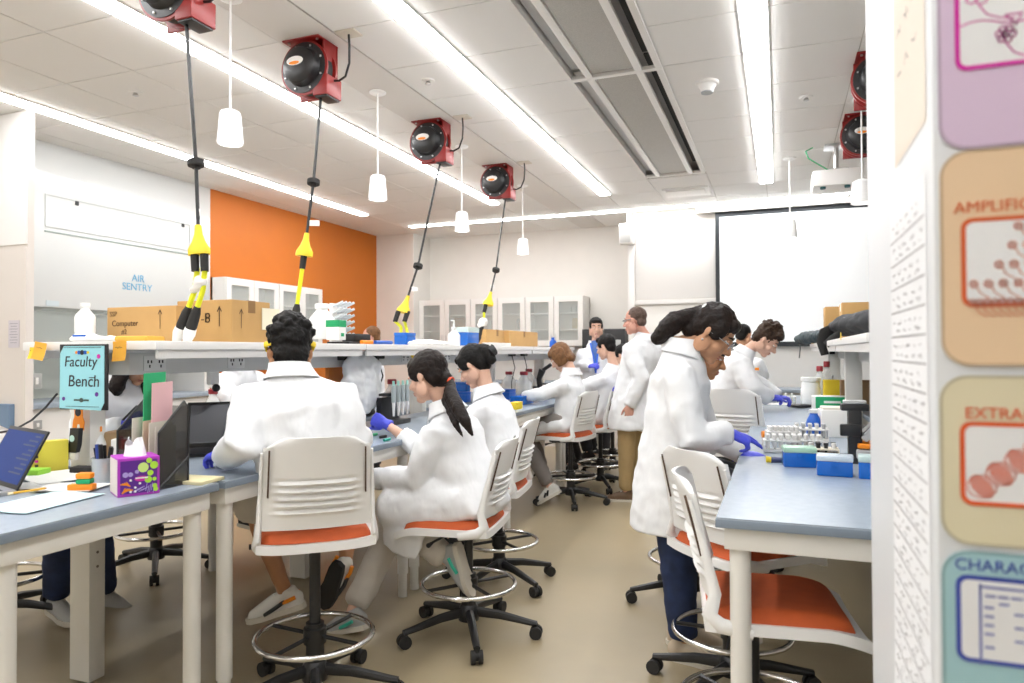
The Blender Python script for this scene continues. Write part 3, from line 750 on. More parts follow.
reel('red and black cord reel, farthest down the island', RXX, 6.54,
     dict(pts=[q(496, 270, 6.2), q(490, 296, 6.1)], stop=1, tagw=.04, off=(-.02,), tails=[[q(484, 318, 6.05), q(482, 326, 6.05)]], wrap=(q(483, 322, 6.05), .05), cap=BLACKM))
reel('red and black cord reel above the bench, half hidden by the wall end, upper', .60, 4.95)
reel('red and black cord reel above the bench, beside the projector', .63, 6.2)

def pendant(label, x, y, zc, r=.062):
    t = thing('pendant_lamp', label, 'lamp', (x, y, zc-.1), 0, 'white pendant lamps')
    put('canopy', B().lathe([(.045, CZ-.02), (.06, CZ-.012), (.06, CZ-.001)], (x, y, 0)), PEND, t)
    put('stem', B().cyl((x, y, zc+.07), (x, y, CZ-.01), .006), PEND, t)
    sh = put('shade', B().lathe([(.012, .085), (.035, .083), (.05, .075), (r*.88, .062), (r*.97, -.01), (r*1.06, -.08), (r*1.06, -.094), (r*.95, -.094), (r*.9, -.078), (.03, -.072)], (x, y, zc), 24), PEND, t)
    put('diffuser', B().lathe([(r*.93, -.091), (r*.93, -.08)], (x, y, zc), 20), mat('pendant_glow', (1, .98, .95), .4, emit=1.2), sh)
for lb, y in (('nearest', 2.91), ('second nearest', 4.36), ('third nearest', 5.79), ('farthest', 7.41)):
    pendant(f'{lb} white pendant lamp over the island shelf', -2.68, y, 2.565)
pendant('white pendant lamp hanging in front of the projection screen', .106, 7.33, 2.565)
pendant('white pendant lamp beside the wall end with posters', .585, 5.8, 2.565, .075)

t = thing('projector', 'white ceiling projector beside the cord reel', 'projector', (.48, 7.2, 2.85))
put('case', B().box((.50, 7.05, 2.93), (.42, .34, .15), .03), PLAST, t)
put('lens', B().cyl((.40, 7.2, 2.93), (.40, 7.25, 2.93), .045), BLACK, t)
put('foot', B().lathe([(.022, 2.835), (.026, 2.855)], (.38, 6.93, 0)).lathe([(.022, 2.835), (.026, 2.855)], (.58, 6.93, 0)), mat('foot_teal', (.03, .12, .14), .5), t)
put('mount', B().cyl((.5, 7.05, 3.0), (.5, 7.05, CZ), .022).box((.5, 7.05, CZ-.01), (.2, .2, .02), .004).box((.5, 7.05, 3.02), (.2, .12, .03), .006), STEEL, t)
put('cable', B().tube([(.44, 6.95, 3.0), (.34, 6.9, 3.06), (.26, 6.9, 3.12), (.24, 6.95, 3.2), (.3, 7.0, 3.24)], .006, 6), GREEN, t)

t = thing('smoke_detector', 'round white smoke detector beside the rightmost light strip', 'detector', (-.455, 5.04, CZ-.06))
p = (-.455, 5.04, CZ)
put('base', B().lathe([(.075, -.022), (.08, -.015), (.08, 0)], p), WHITE, t)
put('dome', B().lathe([(.02, -.075), (.042, -.07), (.05, -.045), (.065, -.022)], p), PLAST, t)
put('lens', B().lathe([(.04, -.078), (.043, -.066)], p), mat('lens_grey', (.35, .38, .40), .3), t)
for lb, (x, y) in (('flat round sprinkler cap near the cord reels', (-2.243, 4.30)), ('flat round sprinkler cap above the fume hood', (-4.29, 3.73)), ('flat round sprinkler cap right of the rightmost light strip', (.2, 5.6))):
    t = thing('sprinkler_cap', lb, 'sprinkler', (x, y, CZ-.03), 0, 'ceiling sprinkler caps')
    put('plate', B().lathe([(.04, -.01), (.045, -.004), (.045, 0)], (x, y, CZ)), WHITE, t)
    put('head', B().lathe([(.014, -.032), (.022, -.028), (.012, -.01)], (x, y, CZ), 12), STEEL, t)
t = thing('air_diffuser', 'small white ceiling diffuser with a dark slot before the back wall', 'vent', (-1.0, 8.42, CZ-.04))
put('frame', B().box((-1.0, 8.42, CZ-.008), (.52, .42, .016), .004), WHITE, t)
put('slot', B().box((-1.0, 8.52, CZ-.018), (.40, .03, .006)), mat('slot_teal', (.05, .09, .09), .6), t)
put('blade', B().box((-1.0, 8.38, CZ-.022), (.44, .26, .012), .004), WHITE, t)
# ================================================================== people
SK = dict(light=mat('skin_light', (.66, .40, .29), .55, var=.04, scale=30), tan=mat('skin_tan', (.52, .27, .15), .55, var=.04, scale=30),
          brown=mat('skin_brown', (.40, .185, .085), .5, var=.04, scale=30), deep=mat('skin_deep', (.20, .085, .04), .5, var=.04, scale=30), pink=mat('skin_pink', (.62, .32, .24), .55, var=.05, scale=30))
HAIRM = dict(black=mat('hair_black', (.0055, .0045, .004), .55, var=.5, scale=60, bump=.6, bscale=90, bdist=.006, spec=.22), dark=mat('hair_dark_brown', (.012, .007, .0055), .5, var=.5, scale=60, bump=.6, bscale=90, bdist=.006, spec=.22),
             brown=mat('hair_brown', (.16, .075, .03), .5, var=.35, scale=40, bump=.6, bscale=90, bdist=.006, spec=.22), mid=mat('hair_mid', (.035, .019, .011), .5, var=.4, scale=50, bump=.6, bscale=90, bdist=.006, spec=.22),
             grey=mat('hair_greying', (.10, .065, .05), .5, var=.35, scale=50, bump=.5, bscale=90, bdist=.006, spec=.22))
EYEW = mat('eye_white', (.75, .72, .70), .3); LIPS = mat('lips', (.36, .12, .10), .5)
PANTS = dict(beige=mat('trousers_stone', (.62, .57, .50), .85, bump=.3, bscale=12, bdist=.02), khaki=mat('trousers_khaki', (.40, .28, .13), .85, bump=.4, bscale=12, bdist=.02), jean=mat('jeans_navy', (.012, .025, .075), .8, var=.3, scale=14, bump=.3, bscale=14, bdist=.02),
             grey=mat('trousers_grey', (.24, .215, .20), .85, bump=.3, bscale=12, bdist=.02), dark=mat('trousers_dark', (.03, .03, .035), .85))
SOLE = mat('shoe_sole', (.62, .58, .50), .7); SHOEW = mat('shoe_white', (.70, .68, .63), .6); SHOEB = mat('shoe_black', (.02, .02, .022), .6); SHOEBEI = mat('shoe_beige', (.55, .45, .33), .7); SHOEBR = mat('shoe_brown', (.13, .075, .04), .6)
SHOEG = mat('shoe_grey', (.42, .42, .41), .6); TEAL = mat('shoe_teal', (.05, .50, .36), .5)

def dirv(yaw, pitch=0): return V((math.cos(R(yaw))*math.cos(R(pitch)), math.sin(R(yaw))*math.cos(R(pitch)), -math.sin(R(pitch))))
def head_frame(hd, yaw, pitch, tilt=0, hs=1.03):
    f = dirv(yaw, pitch); up0 = V((0, 0, 1)); l = up0.cross(f).normalized(); u = f.cross(l)
    m = Matrix(((f.x, l.x, u.x, hd.x), (f.y, l.y, u.y, hd.y), (f.z, l.z, u.z, hd.z), (0, 0, 0, 1)))
    return m @ Matrix.Rotation(R(tilt), 4, 'X') @ Matrix.Scale(hs, 4)
def head_b(M, nk):
    b = B(M)
    b.ell((-.012, 0, .036), (.096, .076, .084)).ell((.022, 0, -.03), (.070, .060, .082)).ell((.062, 0, -.096), (.026, .027, .021))
    b.ell((.072, 0, .024), (.020, .046, .014)).tube([(.082, 0, .018), (.094, 0, -.006), (.110, 0, -.030)], [.008, .010, .013], 8, dome=1).ell((.098, 0, -.036), (.014, .018, .008))
    b.ell((.086, 0, -.062), (.012, .022, .006)).ell((.084, 0, -.073), (.012, .019, .007))
    for s in (-1, 1):
        b.ell((.056, s*.034, -.032), (.03, .026, .028)).ell((-.008, s*.078, -.002), (.014, .007, .025), Matrix.Rotation(s*R(20), 3, 'Z')).ell((.0, s*.066, -.055), (.035, .014, .04))
    w_ = M @ V((-.028, 0, -.05)); n2 = V(nk)-(w_-V(nk))*.3
    b.m = I4; b.tube([w_, w_.lerp(V(nk), .5), V(nk), n2], [.051, .047, .052, .066], 14)
    return b
def hand_b(F, s=1, curl=(18, 25, 18), spread=6, point=None, thumb=(30, -20)):
    b = B(F); b.tube([(-.03, 0, 0), (.0, 0, 0), (.03, 0, 0), (.07, 0, -.002), (.092, 0, -.004)], [(.027, .021), (.028, .020), (.038, .018), (.042, .016), (.040, .012)], 12, ref=(0, 1, 0), dome=.5)
    for k in range(4):
        y = s*(.030-.020*k); L = (.070, .078, .073, .057)[k]; a = R(s*spread*(1.5-k)); p = V((.088-.006*abs(k-1.2), y, -.003)); bend = 0; pts = [V((.06, y*.9, -.003)), p]
        cc = curl if (point is None or k not in point) else (8, 10, 8)
        for q in range(3):
            bend += R(cc[q]); l = L*(.46, .30, .24)[q]
            p = p+V((math.cos(bend)*math.cos(a), math.cos(bend)*math.sin(a), -math.sin(bend)))*l; pts.append(p)
        b.tube(pts, [.0095, .0098, .0092, .0085, .0072], 8, dome=1)
    a = R(thumb[0]); pts = [V((.012, s*.018, -.004)), V((.03, s*.036, -.010))]
    pts.append(pts[-1]+V((math.cos(a)*.04, s*math.sin(a)*.04, math.sin(R(thumb[1]))*.03))); pts.append(pts[-1]+V((math.cos(a*.5)*.032, s*math.sin(a*.5)*.032, math.sin(R(thumb[1]))*.02)))
    b.tube(pts, [.013, .0125, .0105, .0085], 8, dome=1)
    return b
def shoe(parent, an, toe, m, up=(0, 0, 1), sole=SOLE, accents=()):
    F = frame(an, toe, up)
    F = F @ Matrix.Translation((0, 0, -.085))
    ol = [(-.075, .0), (-.066, .026), (-.03, .034), (.05, .036), (.11, .046), (.165, .036), (.19, .012), (.192, -.008), (.165, -.034), (.11, -.044), (.05, -.036), (-.03, -.034), (-.066, -.026)]
    b = B(F); b.prism(ol, .016).tube([(-.055, 0, .04), (-.02, 0, .05), (.05, 0, .05), (.11, 0, .038), (.17, 0, .028)], [(.030, .036), (.033, .045), (.035, .045), (.038, .032), (.024, .018)], 12, ref=(0, 1, 0), dome=.6)
    b.tube([(-.02, 0, .05), (-.012, 0, .10)], [(.036, .042), (.034, .038)], 12, ref=(0, 1, 0))
    s = put('shoe', remesh(b, .009, 2), m, parent)
    put('sole', B(F).prism([(x*1.03, y*1.06) for x, y in ol], .024, -.004), sole, s)
    for (x0, x1, z0, z1, mm) in accents:
        for sd in (-1, 1): put('stripe', B(F).tube([(x0, sd*.042, z0), ((x0+x1)/2, sd*.047, (z0+z1)/2), (x1, sd*.040, z1)], .009, 6), mm, s)
    put('lace', B(F).tube([(.035, -.02, .088), (.045, .02, .092), (.07, -.02, .076), (.085, .02, .07), (.1, -.02, .062)], .004, 6), PAPER, s)

def hair_b(M, style):
    b = B(M); d = None
    cap = lambda x=-.022, z=.046, r=(.094, .083, .086): b.ell((x, 0, z), r)
    if style == 'curl':
        cap(-.02, .05, (.098, .086, .088)); b.ell((-.058, 0, -.012), (.05, .070, .062)).ell((.05, 0, .085), (.045, .06, .04))
        rn = random.Random(2)
        for k in range(70):
            a, e = rn.uniform(0, 6.28), rn.uniform(.15, 1.5)
            b.ell((-.015+.096*math.cos(a)*math.cos(e), .084*math.sin(a)*math.cos(e), .058+.088*math.sin(e)), rn.uniform(.012, .024), seg=8, rings=6)
    elif style == 'short':
        cap(); b.ell((-.06, 0, -.015), (.045, .066, .06)).ell((.052, 0, .08), (.038, .062, .03))
        for s in (-1, 1): b.ell((.02, s*.068, .03), (.03, .014, .04))
    elif style == 'crop':
        cap(-.026, .048, (.09, .081, .082)); b.ell((-.062, 0, -.01), (.042, .064, .05))
    elif style in ('pony', 'lowpony', 'bun', 'bob', 'long'):
        cap(-.018, .046, (.098, .085, .088)); b.ell((-.06, 0, .0), (.052, .070, .07)).ell((.055, 0, .075), (.034, .06, .034))
        for s in (-1, 1): b.ell((.02, s*.066, .035), (.045, .018, .05))
    m_ = M
    if style == 'pony': b.ell((-.105, 0, -.03), (.03, .03, .03))
    if style == 'lowpony':
        p = M.inverted() @ M.translation
        loc = [V((-.085, 0, .06))]+[M.inverted() @ (M.translation+V(q_)) for q_ in ((-.115, -.02, .07), (-.155, -.03, .055), (-.195, -.03, .02), (-.235, -.03, -.02))]
        b.tube(loc, [.028, .040, .048, .046, .034], 12, dome=1).ell((-.075, 0, -.035), (.045, .06, .05))
    if style == 'bun':
        b.ell((-.115, 0, .015), (.042, .05, .065)).ell((-.10, 0, .06), (.035, .04, .03)).ell((-.12, .01, -.03), (.03, .035, .03))
    if style == 'bob':
        for s in (-1, 1): b.tube([(-.02, s*.078, .06), (-.005, s*.088, 0), (.0, s*.084, -.07)], [(.06, .018), (.07, .02), (.055, .018)], 10, ref=(1, 0, 0), dome=1)
        b.ell((-.07, 0, -.05), (.045, .075, .05)).ell((.06, 0, .06), (.035, .065, .04))
    if style == 'long':
        for s in (-1, 1): b.tube([(.0, s*.075, .05), (.03, s*.088, -.03), (.045, s*.092, -.12), (.03, s*.085, -.24), (.02, s*.08, -.33)], [(.05, .02), (.055, .028), (.05, .036), (.055, .04), (.02, .015)], 10, ref=(1, 0, 0), dome=1)
        b.ell((-.07, 0, -.06), (.05, .08, .1))
    return b

def person(label, hd, face, pitch, yaw, pel, nk, el, wr, kn, an, toes, skin='light', hair='short', hairc='dark', hem=None, drape=(), pants='beige', shoem=(SHOEW, SHOEW), hands=(None, None), sw=.175, vox=.014, foot_up=((0, 0, 1), (0, 0, 1)), legskin=False, bulk=1.0, tilt=0, near=True, coatdisp=.014, cuffs=(1, 1), accents=(), shorts=False, face_det=True, extra=None, hs=1.03, soles=(SOLE, SOLE)):
    hd, pel, nk = V(hd), V(pel), V(nk); fw = dirv(yaw); lf = V((0, 0, 1)).cross(fw)
    t = thing('person', label, 'person', (pel.x, pel.y, 0))
    M = head_frame(hd, face, pitch, tilt, hs)
    up = (nk-pel).normalized(); dep = lf.cross(up)
    sh = [nk-up*.125+lf*s*sw for s in (1, -1)]
    hip = [pel+lf*s*.09-V((0, 0, .01)) for s in (1, -1)]
    # body: one mesh
    c = B(); c.tube([pel-up*.05, pel+up*.15, pel.lerp(nk, .6), nk-up*.07, nk-up*.02], [(.14, .10), (.125, .09), (.15, .10), (.14, .07), (.06, .055)], 14, ref=lf, dome=.6)
    hb = []
    for k in range(2):
        e, w_ = V(el[k]), V(wr[k]); c.tube([sh[k], e, w_], [.048, .040, .027], 10, dome=1)
        kk, aa = V(kn[k]), V(an[k]); c.tube([hip[k], kk, kk.lerp(aa, .35), aa], [.075, .052, .05, .034], 10, dome=1)
        h = hands[k]
        if h and h.get('bare'):
            Fh = frame(w_, h['d'], h.get('n', (0, 0, 1))); hb.append(remesh(hand_b(Fh, (-1, 1)[k], h.get('curl', (25, 30, 20)), h.get('spread', 4), h.get('point'), h.get('thumb', (30, -20))), .006, 2))
    hvox = .0052 if near else .0085
    body = put('body', join([remesh(c, .02, 2), remesh(head_b(M, nk), hvox, 3 if near else 2)]+hb), SK[skin], t)
    if face_det:
        for s in (-1, 1):
            e = put('eye', B(M).ell((.0795, s*.031, .010), (.011, .014, .009), seg=10, rings=7), EYEW, body)
            put('iris', B(M).ell((.0885, s*.031, .008), (.003, .0065, .0065), seg=10, rings=6), BLACK, e) if False else None
            put('eyelid', B(M).ell((.0815, s*.031, .0135), (.0115, .0155, .0075), seg=10, rings=7), SK[skin], body)
            put('eyebrow', B(M).tube([(.089, s*.014, .029), (.086, s*.033, .034), (.074, s*.050, .029)], [(.004, .003), (.0045, .003), (.002, .002)], 6), HAIRM[hairc], body)
        put('lips', B(M).ell((.0895, 0, -.062), (.009, .021, .0045), seg=12, rings=6).ell((.0875, 0, -.072), (.009, .018, .0055), seg=12, rings=6), LIPS, body)
    # coat
    c = B(); bk = bulk
    c.tube([pel-up*.06, pel+up*.06, pel.lerp(nk, .42), pel.lerp(nk, .68), nk-up*.15, nk-up*.085, nk-up*.035, nk+up*.022], [(.175*bk, .135*bk), (.175*bk, .135*bk), (.172*bk, .128*bk), (.185*bk, .130*bk), (.180*bk, .122*bk), (.150*bk, .10*bk), (.098, .085), (.076, .074)], 22, ref=lf)
    for k in range(2):
        e, w_ = V(el[k]), V(wr[k]); i_ = nk-up*.105+lf*(1, -1)[k]*.06
        c.tube([i_, sh[k], sh[k].lerp(e, .5), e, e.lerp(w_, .5), e.lerp(w_, cuffs[k])], [.060*bk, .072*bk, .070*bk, .066*bk, .058*bk, .052*bk], 14, dome=.3)
    if hem is not None:
        cz = pel.z
        c.tube([pel+up*.05, pel-V((0, 0, .06)), V((pel.x, pel.y, (cz+hem)/2)), V((pel.x, pel.y, hem))], [(.175*bk, .135*bk), (.185*bk, .15*bk), (.20*bk, .17*bk), (.215*bk, .19*bk)], 24, ref=lf)
    for pts, rd in drape: c.tube(pts, rd, 14, ref=lf, dome=.5)
    coat = put('lab_coat', remesh(c, vox, 8, coatdisp, .105), COATM, t)
    # collar
    Fc = Matrix(((dep.x, lf.x, up.x, 0), (dep.y, lf.y, up.y, 0), (dep.z, lf.z, up.z, 0), (0, 0, 0, 1))); Fc.translation = nk+up*.0
    def colr(a, c_):
        th = R(35+290*a); r_ = .074+.03*(1-c_)**1.5*(1); z_ = -.03+.062*c_-.03*(1-c_)*(abs(a-.5)*2)**3
        return (-r_*1.0*-math.cos(th), r_*1.08*math.sin(th), z_)
    b = B(Fc); b.grid(lambda a, q_: colr(a, q_), 25, 5); b.grid(lambda a, q_: tuple(V(colr(a, q_))*1.0+V((0, 0, .002))+V((colr(a, q_)[0], colr(a, q_)[1], 0)).normalized()*.004), 25, 5)
    put('collar', b, COATM, coat)
    for k in range(2):
        h = hands[k]; w_ = V(wr[k])
        if h and not h.get('bare'):
            Fh = frame(w_, h['d'], h.get('n', (0, 0, 1)))
            hbm = hand_b(Fh, (-1, 1)[k], h.get('curl', (25, 30, 20)), h.get('spread', 5), h.get('point'), h.get('thumb', (30, -20)))
            hbm.tube([(-.035, 0, 0), (-.015, 0, 0), (.01, 0, 0)], [(.034, .031), (.032, .028), (.030, .024)], 12, ref=(0, 1, 0))
            put('glove', remesh(hbm, .0055 if near else .008, 2, .003, .03), GLOVE, t)
    # legs
    c = B()
    for k in range(2):
        kk, aa = V(kn[k]), V(an[k])
        if shorts: c.tube([hip[k], hip[k].lerp(kk, .5), kk.lerp(hip[k], -.04)], [.105, .095, .088], 14, dome=.4)
        else: c.tube([hip[k], hip[k].lerp(kk, .5), kk, kk.lerp(aa, .5), aa.lerp(kk, .08)], [.10, .092, .082, .073, .066], 14, dome=.4)
    put('trousers', remesh(c, .016, 2, .008, .07), PANTS[pants], t)
    for k in range(2): shoe(t, V(an[k]), toes[k], shoem[k], foot_up[k], soles[k], accents)
    # hair
    disp = {'curl': .008, 'short': .006, 'crop': .003}.get(hair, .005)
    if hair: hr = put('hair', remesh(hair_b(M, hair), .006 if near else .009, 2, disp, .022), HAIRM[hairc], t)
    if extra: extra(t, M, dict(hair=hr if hair else None, coat=coat, fw=fw, lf=lf, up=up, nk=nk, body=body))
    return t

G = lambda d, n=(0, 0, 1), **k: dict(d=V(d), n=V(n), **k)
Z = lambda u, v, z: at(u, v, Z=z)
# --- man with his back to us
def x1(t, M, k):
    b = B(M)
    b.tube([(.02, .085, .02), (-.02, .092, .03), (-.06, .062, .03), (-.075, 0, .03), (-.06, -.062, .03), (-.02, -.092, .03), (.02, -.085, .02)], [(.014, .007), (.012, .006), (.01, .005), (.01, .005), (.01, .005), (.012, .006), (.014, .007)], 8)
    put('safety_goggle_strap', b, YELLOWP, t)
f1 = dirv(130)
person('seated man in a lab coat with dark curly hair, back to the camera', at(290, 353, X=-1.95), 132, 12, 130, (-1.79, 2.42, .79), at(291, 371, X=-1.90),
       el=((-1.93, 2.17, 1.03), at(350, 440, X=-1.66)), wr=((-2.12, 2.285, .965), (-1.93, 2.98, .96)), kn=((-2.22, 2.55, .70), (-1.98, 2.98, .70)), an=(at(285, 592, Y=2.62), at(345, 567, Y=2.78)),
       toes=((-.75, -.35, -.22), (-.45, .2, -.85)), foot_up=((0, 0, 1), (.1, .8, .3)), skin='brown', hair='curl', hairc='black', pants='beige', shorts=True, shoem=(SHOEW, SHOEW), sw=.19, vox=.011, bulk=1.18, hs=1.09, soles=(SOLE, BLACKM),
       drape=[([V((-1.79, 2.42, .80)), V((-1.74, 2.36, .74))], [(.18, .13), (.19, .13)])],
       hands=(G((-1, .12, -.05), (-.1, -.2, 1), curl=(35, 40, 30), thumb=(20, -20)), G((-.5, .8, -.1))), accents=((.0, .1, .055, .02, SHOEB), (-.05, .02, .06, .05, ORANGEP)), extra=x1)
# --- woman with long ponytail
def x2(t, M, k):
    b = B(M); hr = k['hair']
    put('hair_tie', B(M).tube([(-.118, 0, -.045), (-.130, 0, -.052)], .022, 12), mat('hair_tie_orange', (.75, .08, .02), .5), hr)
    p0 = M @ V((-.125, 0, -.05)); p = [p0, at(452, 405, Y=3.10), at(461, 425, Y=3.02), at(470, 433, Y=3.0), at(475, 438, Y=3.0)]
    p = [p0, at(450, 392, Y=3.07), at(458, 408, Y=3.0), at(466, 422, Y=2.97), at(472, 435, Y=2.97)]
    put('ponytail', remesh(B().tube(p, [.018, .034, .034, .026, .008], 12, dome=1).tube([p0, at(445, 400, Y=3.06), at(456, 425, Y=2.98), at(463, 437, Y=2.97)], [.014, .02, .016, .005], 8, dome=1), .006, 2, .004, .02), HAIRM['dark'], hr)
person('seated woman in a lab coat with a long dark ponytail, blue glove raised', at(428, 377, Y=3.14), 172, 14, 172, (-1.42, 3.16, .70), at(446, 407, Y=3.17),
       el=(at(416, 478, Y=3.0), at(418, 447, Y=3.45)), wr=(at(370, 478, Y=3.12), at(386, 424, Y=3.5)), kn=((-1.84, 3.10, .58), (-1.86, 3.32, .58)), an=(at(447, 560, Y=3.1), Z(352, 612, .10)),
       toes=((.25, .1, -.9), (-.9, .0, -.25)), foot_up=((-.9, 0, 0), (0, 0, 1)), skin='light', hair='pony', hairc='dark', pants='beige', shoem=(SHOEG, SHOEG), accents=((-.02, .06, .05, .03, TEAL),), vox=.011, sw=.165,
       drape=[([(-1.42, 3.10, .66), (-1.62, 3.06, .64), (-1.80, 3.05, .60)], [(.15, .14), (.13, .13), (.11, .11)]), ([(-1.42, 3.22, .66), (-1.80, 3.30, .61)], [(.13, .12), (.10, .09)]),
              ([(-1.66, 3.02, .62), (-1.70, 2.99, .50), (-1.72, 2.98, .42)], [(.05, .12), (.04, .12), (.02, .11)]), ([(-1.40, 3.15, .72), (-1.30, 3.14, .63)], [(.17, .10), (.18, .07)])],
       hands=(G((-1, .3, 0)), G((-.85, .0, .30), (.1, -.9, .3), curl=(60, 60, 40), thumb=(20, -40))), cuffs=(1, .22), extra=x2)
# --- woman with clipped hair
def x3(t, M, k): put('hair_clip', B(M).tube([(-.150, -.03, .02), (-.168, 0, .015), (-.152, .03, .0)], [(.03, .008), (.034, .01), (.03, .008)], 8, ref=(0, 0, 1)), BLACK, k['hair'])
person('seated woman in a lab coat with dark hair clipped up, facing the island', at(474, 366, Y=3.98), 178, 32, 178, (-1.55, 3.95, .72), at(487, 391, Y=3.97),
       el=((-1.74, 3.77, .95), (-1.85, 4.14, .98)), wr=((-1.89, 3.86, .94), (-2.0, 4.15, .97)), kn=((-1.98, 3.86, .62), (-1.98, 4.06, .62)), an=((-1.86, 3.86, .26), (-1.86, 4.06, .26)), toes=((-1, 0, -.2), (-1, 0, -.2)),
       skin='light', hair='bun', hairc='black', pants='dark', shoem=(SHOEB, SHOEB), hands=(G((-1, .2, -.2)), G((-1, 0, -.2))), sw=.165, drape=[([(-1.55, 3.95, .68), (-1.8, 3.95, .64)], [(.20, .12), (.18, .10)])], extra=x3)
# --- brown haired person at the far island
person('seated person with chin-length brown hair in a lab coat at the far island', at(561, 357, Y=6.25), 182, 35, 175, (-1.80, 6.2, .76), at(571, 371, Y=6.22),
       el=((-1.98, 6.02, 1.0), (-2.0, 6.4, 1.0)), wr=((-2.2, 6.08, .97), (-2.2, 6.3, .97)), kn=((-2.24, 6.12, .64), (-2.24, 6.32, .64)), an=(at(550, 487, Y=6.02), (-2.1, 6.32, .28)), toes=((-.85, -.1, -.5), (-1, 0, -.2)), foot_up=((-.4, 0, .9), (0, 0, 1)),
       skin='light', hair='bob', hairc='brown', pants='grey', shoem=(SHOEW, SHOEW), hands=(G((-1, .1, -.15)), G((-1, -.1, -.15))), drape=[([(-1.80, 6.2, .72), (-2.08, 6.2, .68)], [(.21, .12), (.19, .10)])], near=False, accents=((.02, .05, .07, .03, SHOEB), (.05, .08, .06, .03, SHOEB)), vox=.016)
person('seated dark-haired man in a lab coat beyond the brown-haired person', at(606, 347, Y=7.08), 160, 14, 170, (-1.70, 7.0, .76), at(614, 367, Y=7.05),
       el=((-1.95, 6.83, .98), (-1.95, 7.2, .98)), wr=((-2.22, 6.9, .97), (-2.2, 7.1, .97)), kn=((-2.1, 6.9, .64), (-2.1, 7.1, .64)), an=((-1.95, 6.75, .26), (-1.98, 7.1, .26)), toes=((-.7, -.6, -.3), (-1, 0, -.2)),
       skin='light', hair='short', hairc='black', pants='dark', shoem=(SHOEB, SHOEB), hands=(G((-1, .1, -.1)), G((-1, -.1, -.1))), near=False, vox=.016, drape=[([(-1.70, 7.0, .72), (-1.95, 7.0, .68)], [(.21, .12), (.19, .10)])])
person('seated dark-haired person barely seen behind the standing man in khakis', at(622, 356, Y=7.82), 170, 20, 180, (-1.75, 7.75, .74), at(628, 374, Y=7.8),
       el=((-1.98, 7.58, .98), (-1.98, 7.95, .98)), wr=((-2.25, 7.65, .97), (-2.25, 7.9, .97)), kn=((-2.1, 7.65, .64), (-2.1, 7.85, .64)), an=((-2.0, 7.65, .26), (-2.0, 7.85, .26)), toes=((-1, 0, -.2), (-1, 0, -.2)),
       skin='light', hair='short', hairc='black', pants='dark', shoem=(SHOEB, SHOEB), hands=(G((-1, .1, -.1)), G((-1, -.1, -.1))), near=False, vox=.018)
# --- standing man in the back, facing us
def x6(t, M, k):
    nk, fw, lf = k['nk'], k['fw'], k['lf']
    SH = mat('shirt_blue', (.06, .14, .42), .7); LANY = mat('lanyard_blue', (.01, .12, .65), .5)
    put('shirt', B().tube([nk+fw*.05+V((0, 0, .02)), nk+fw*.115-V((0, 0, .10)), nk+fw*.138-V((0, 0, .24))], [(.05, .03), (.042, .016), (.012, .008)], 10, ref=lf), SH, t)
    put('lanyard', B().tube([nk+lf*.06+fw*.06, nk+lf*.03+fw*.14-V((0, 0, .15)), nk+lf*.01+fw*.155-V((0, 0, .36))], .010, 6).tube([nk-lf*.06+fw*.06, nk-lf*.02+fw*.14-V((0, 0, .15)), nk+lf*.01+fw*.155-V((0, 0, .36))], .010, 6), LANY, t)
h6 = at(596, 328, Y=8.35); f6 = -72
person('standing man facing the camera in an open lab coat with a blue lanyard', h6, f6, 4, f6-8, (h6.x, h6.y+.02, .98), (h6.x-.01, h6.y+.02, h6.z-.185),
       el=((h6.x+.24, h6.y-.02, 1.2), (h6.x-.24, h6.y+.02, 1.2)), wr=(at(612, 384, Y=8.12), at(590, 366, Y=8.14)), kn=((h6.x+.09, h6.y, .5), (h6.x-.09, h6.y, .5)), an=((h6.x+.1, h6.y, .09), (h6.x-.1, h6.y, .09)), toes=((.2, -1, 0), (.1, -1, 0)),
       skin='light', hair='short', hairc='black', hem=.62, pants='dark', shoem=(SHOEB, SHOEB), hands=(G((-.8, -.3, .1), (0, -.6, .6), curl=(60, 60, 40)), G((.8, -.3, .1), (0, -.6, .6), curl=(60, 60, 40))), near=False, vox=.016, extra=x6)
# --- standing man in khakis
def x7(t, M, k):
    put('glasses', B(M).tube([(.0, .078, .012), (.06, .072, .014), (.098, .05, .012), (.104, .02, .010), (.104, -.02, .010), (.098, -.05, .012), (.06, -.072, .014), (.0, -.078, .012)], .0035, 6), mat('frame_grey', (.15, .16, .17), .3), t)
h7 = at(635, 321, Y=6.48)
person('standing man in a long lab coat and khaki trousers, arm hanging', h7, 168, 6, 158, (-1.28, 6.50, .98), at(645, 336, Y=6.5),
       el=(at(641, 378, Y=6.28), (-1.12, 6.72, 1.18)), wr=(at(630, 405, Y=6.27), (-1.38, 6.75, 1.05)), kn=((-1.32, 6.42, .52), (-1.28, 6.58, .52)), an=((-1.33, 6.44, .085), (-1.25, 6.62, .085)), toes=((-1, -.15, 0), (-1, .2, 0)),
       skin='pink', hair='crop', hairc='grey', hem=.66, pants='khaki', shoem=(SHOEBR, SHOEBR), hands=(G((-.1, 0, -1), (.3, -1, 0), bare=1, curl=(35, 40, 30)), G((-1, 0, 0))), near=True, vox=.014, sw=.20, bulk=1.18, extra=x7)
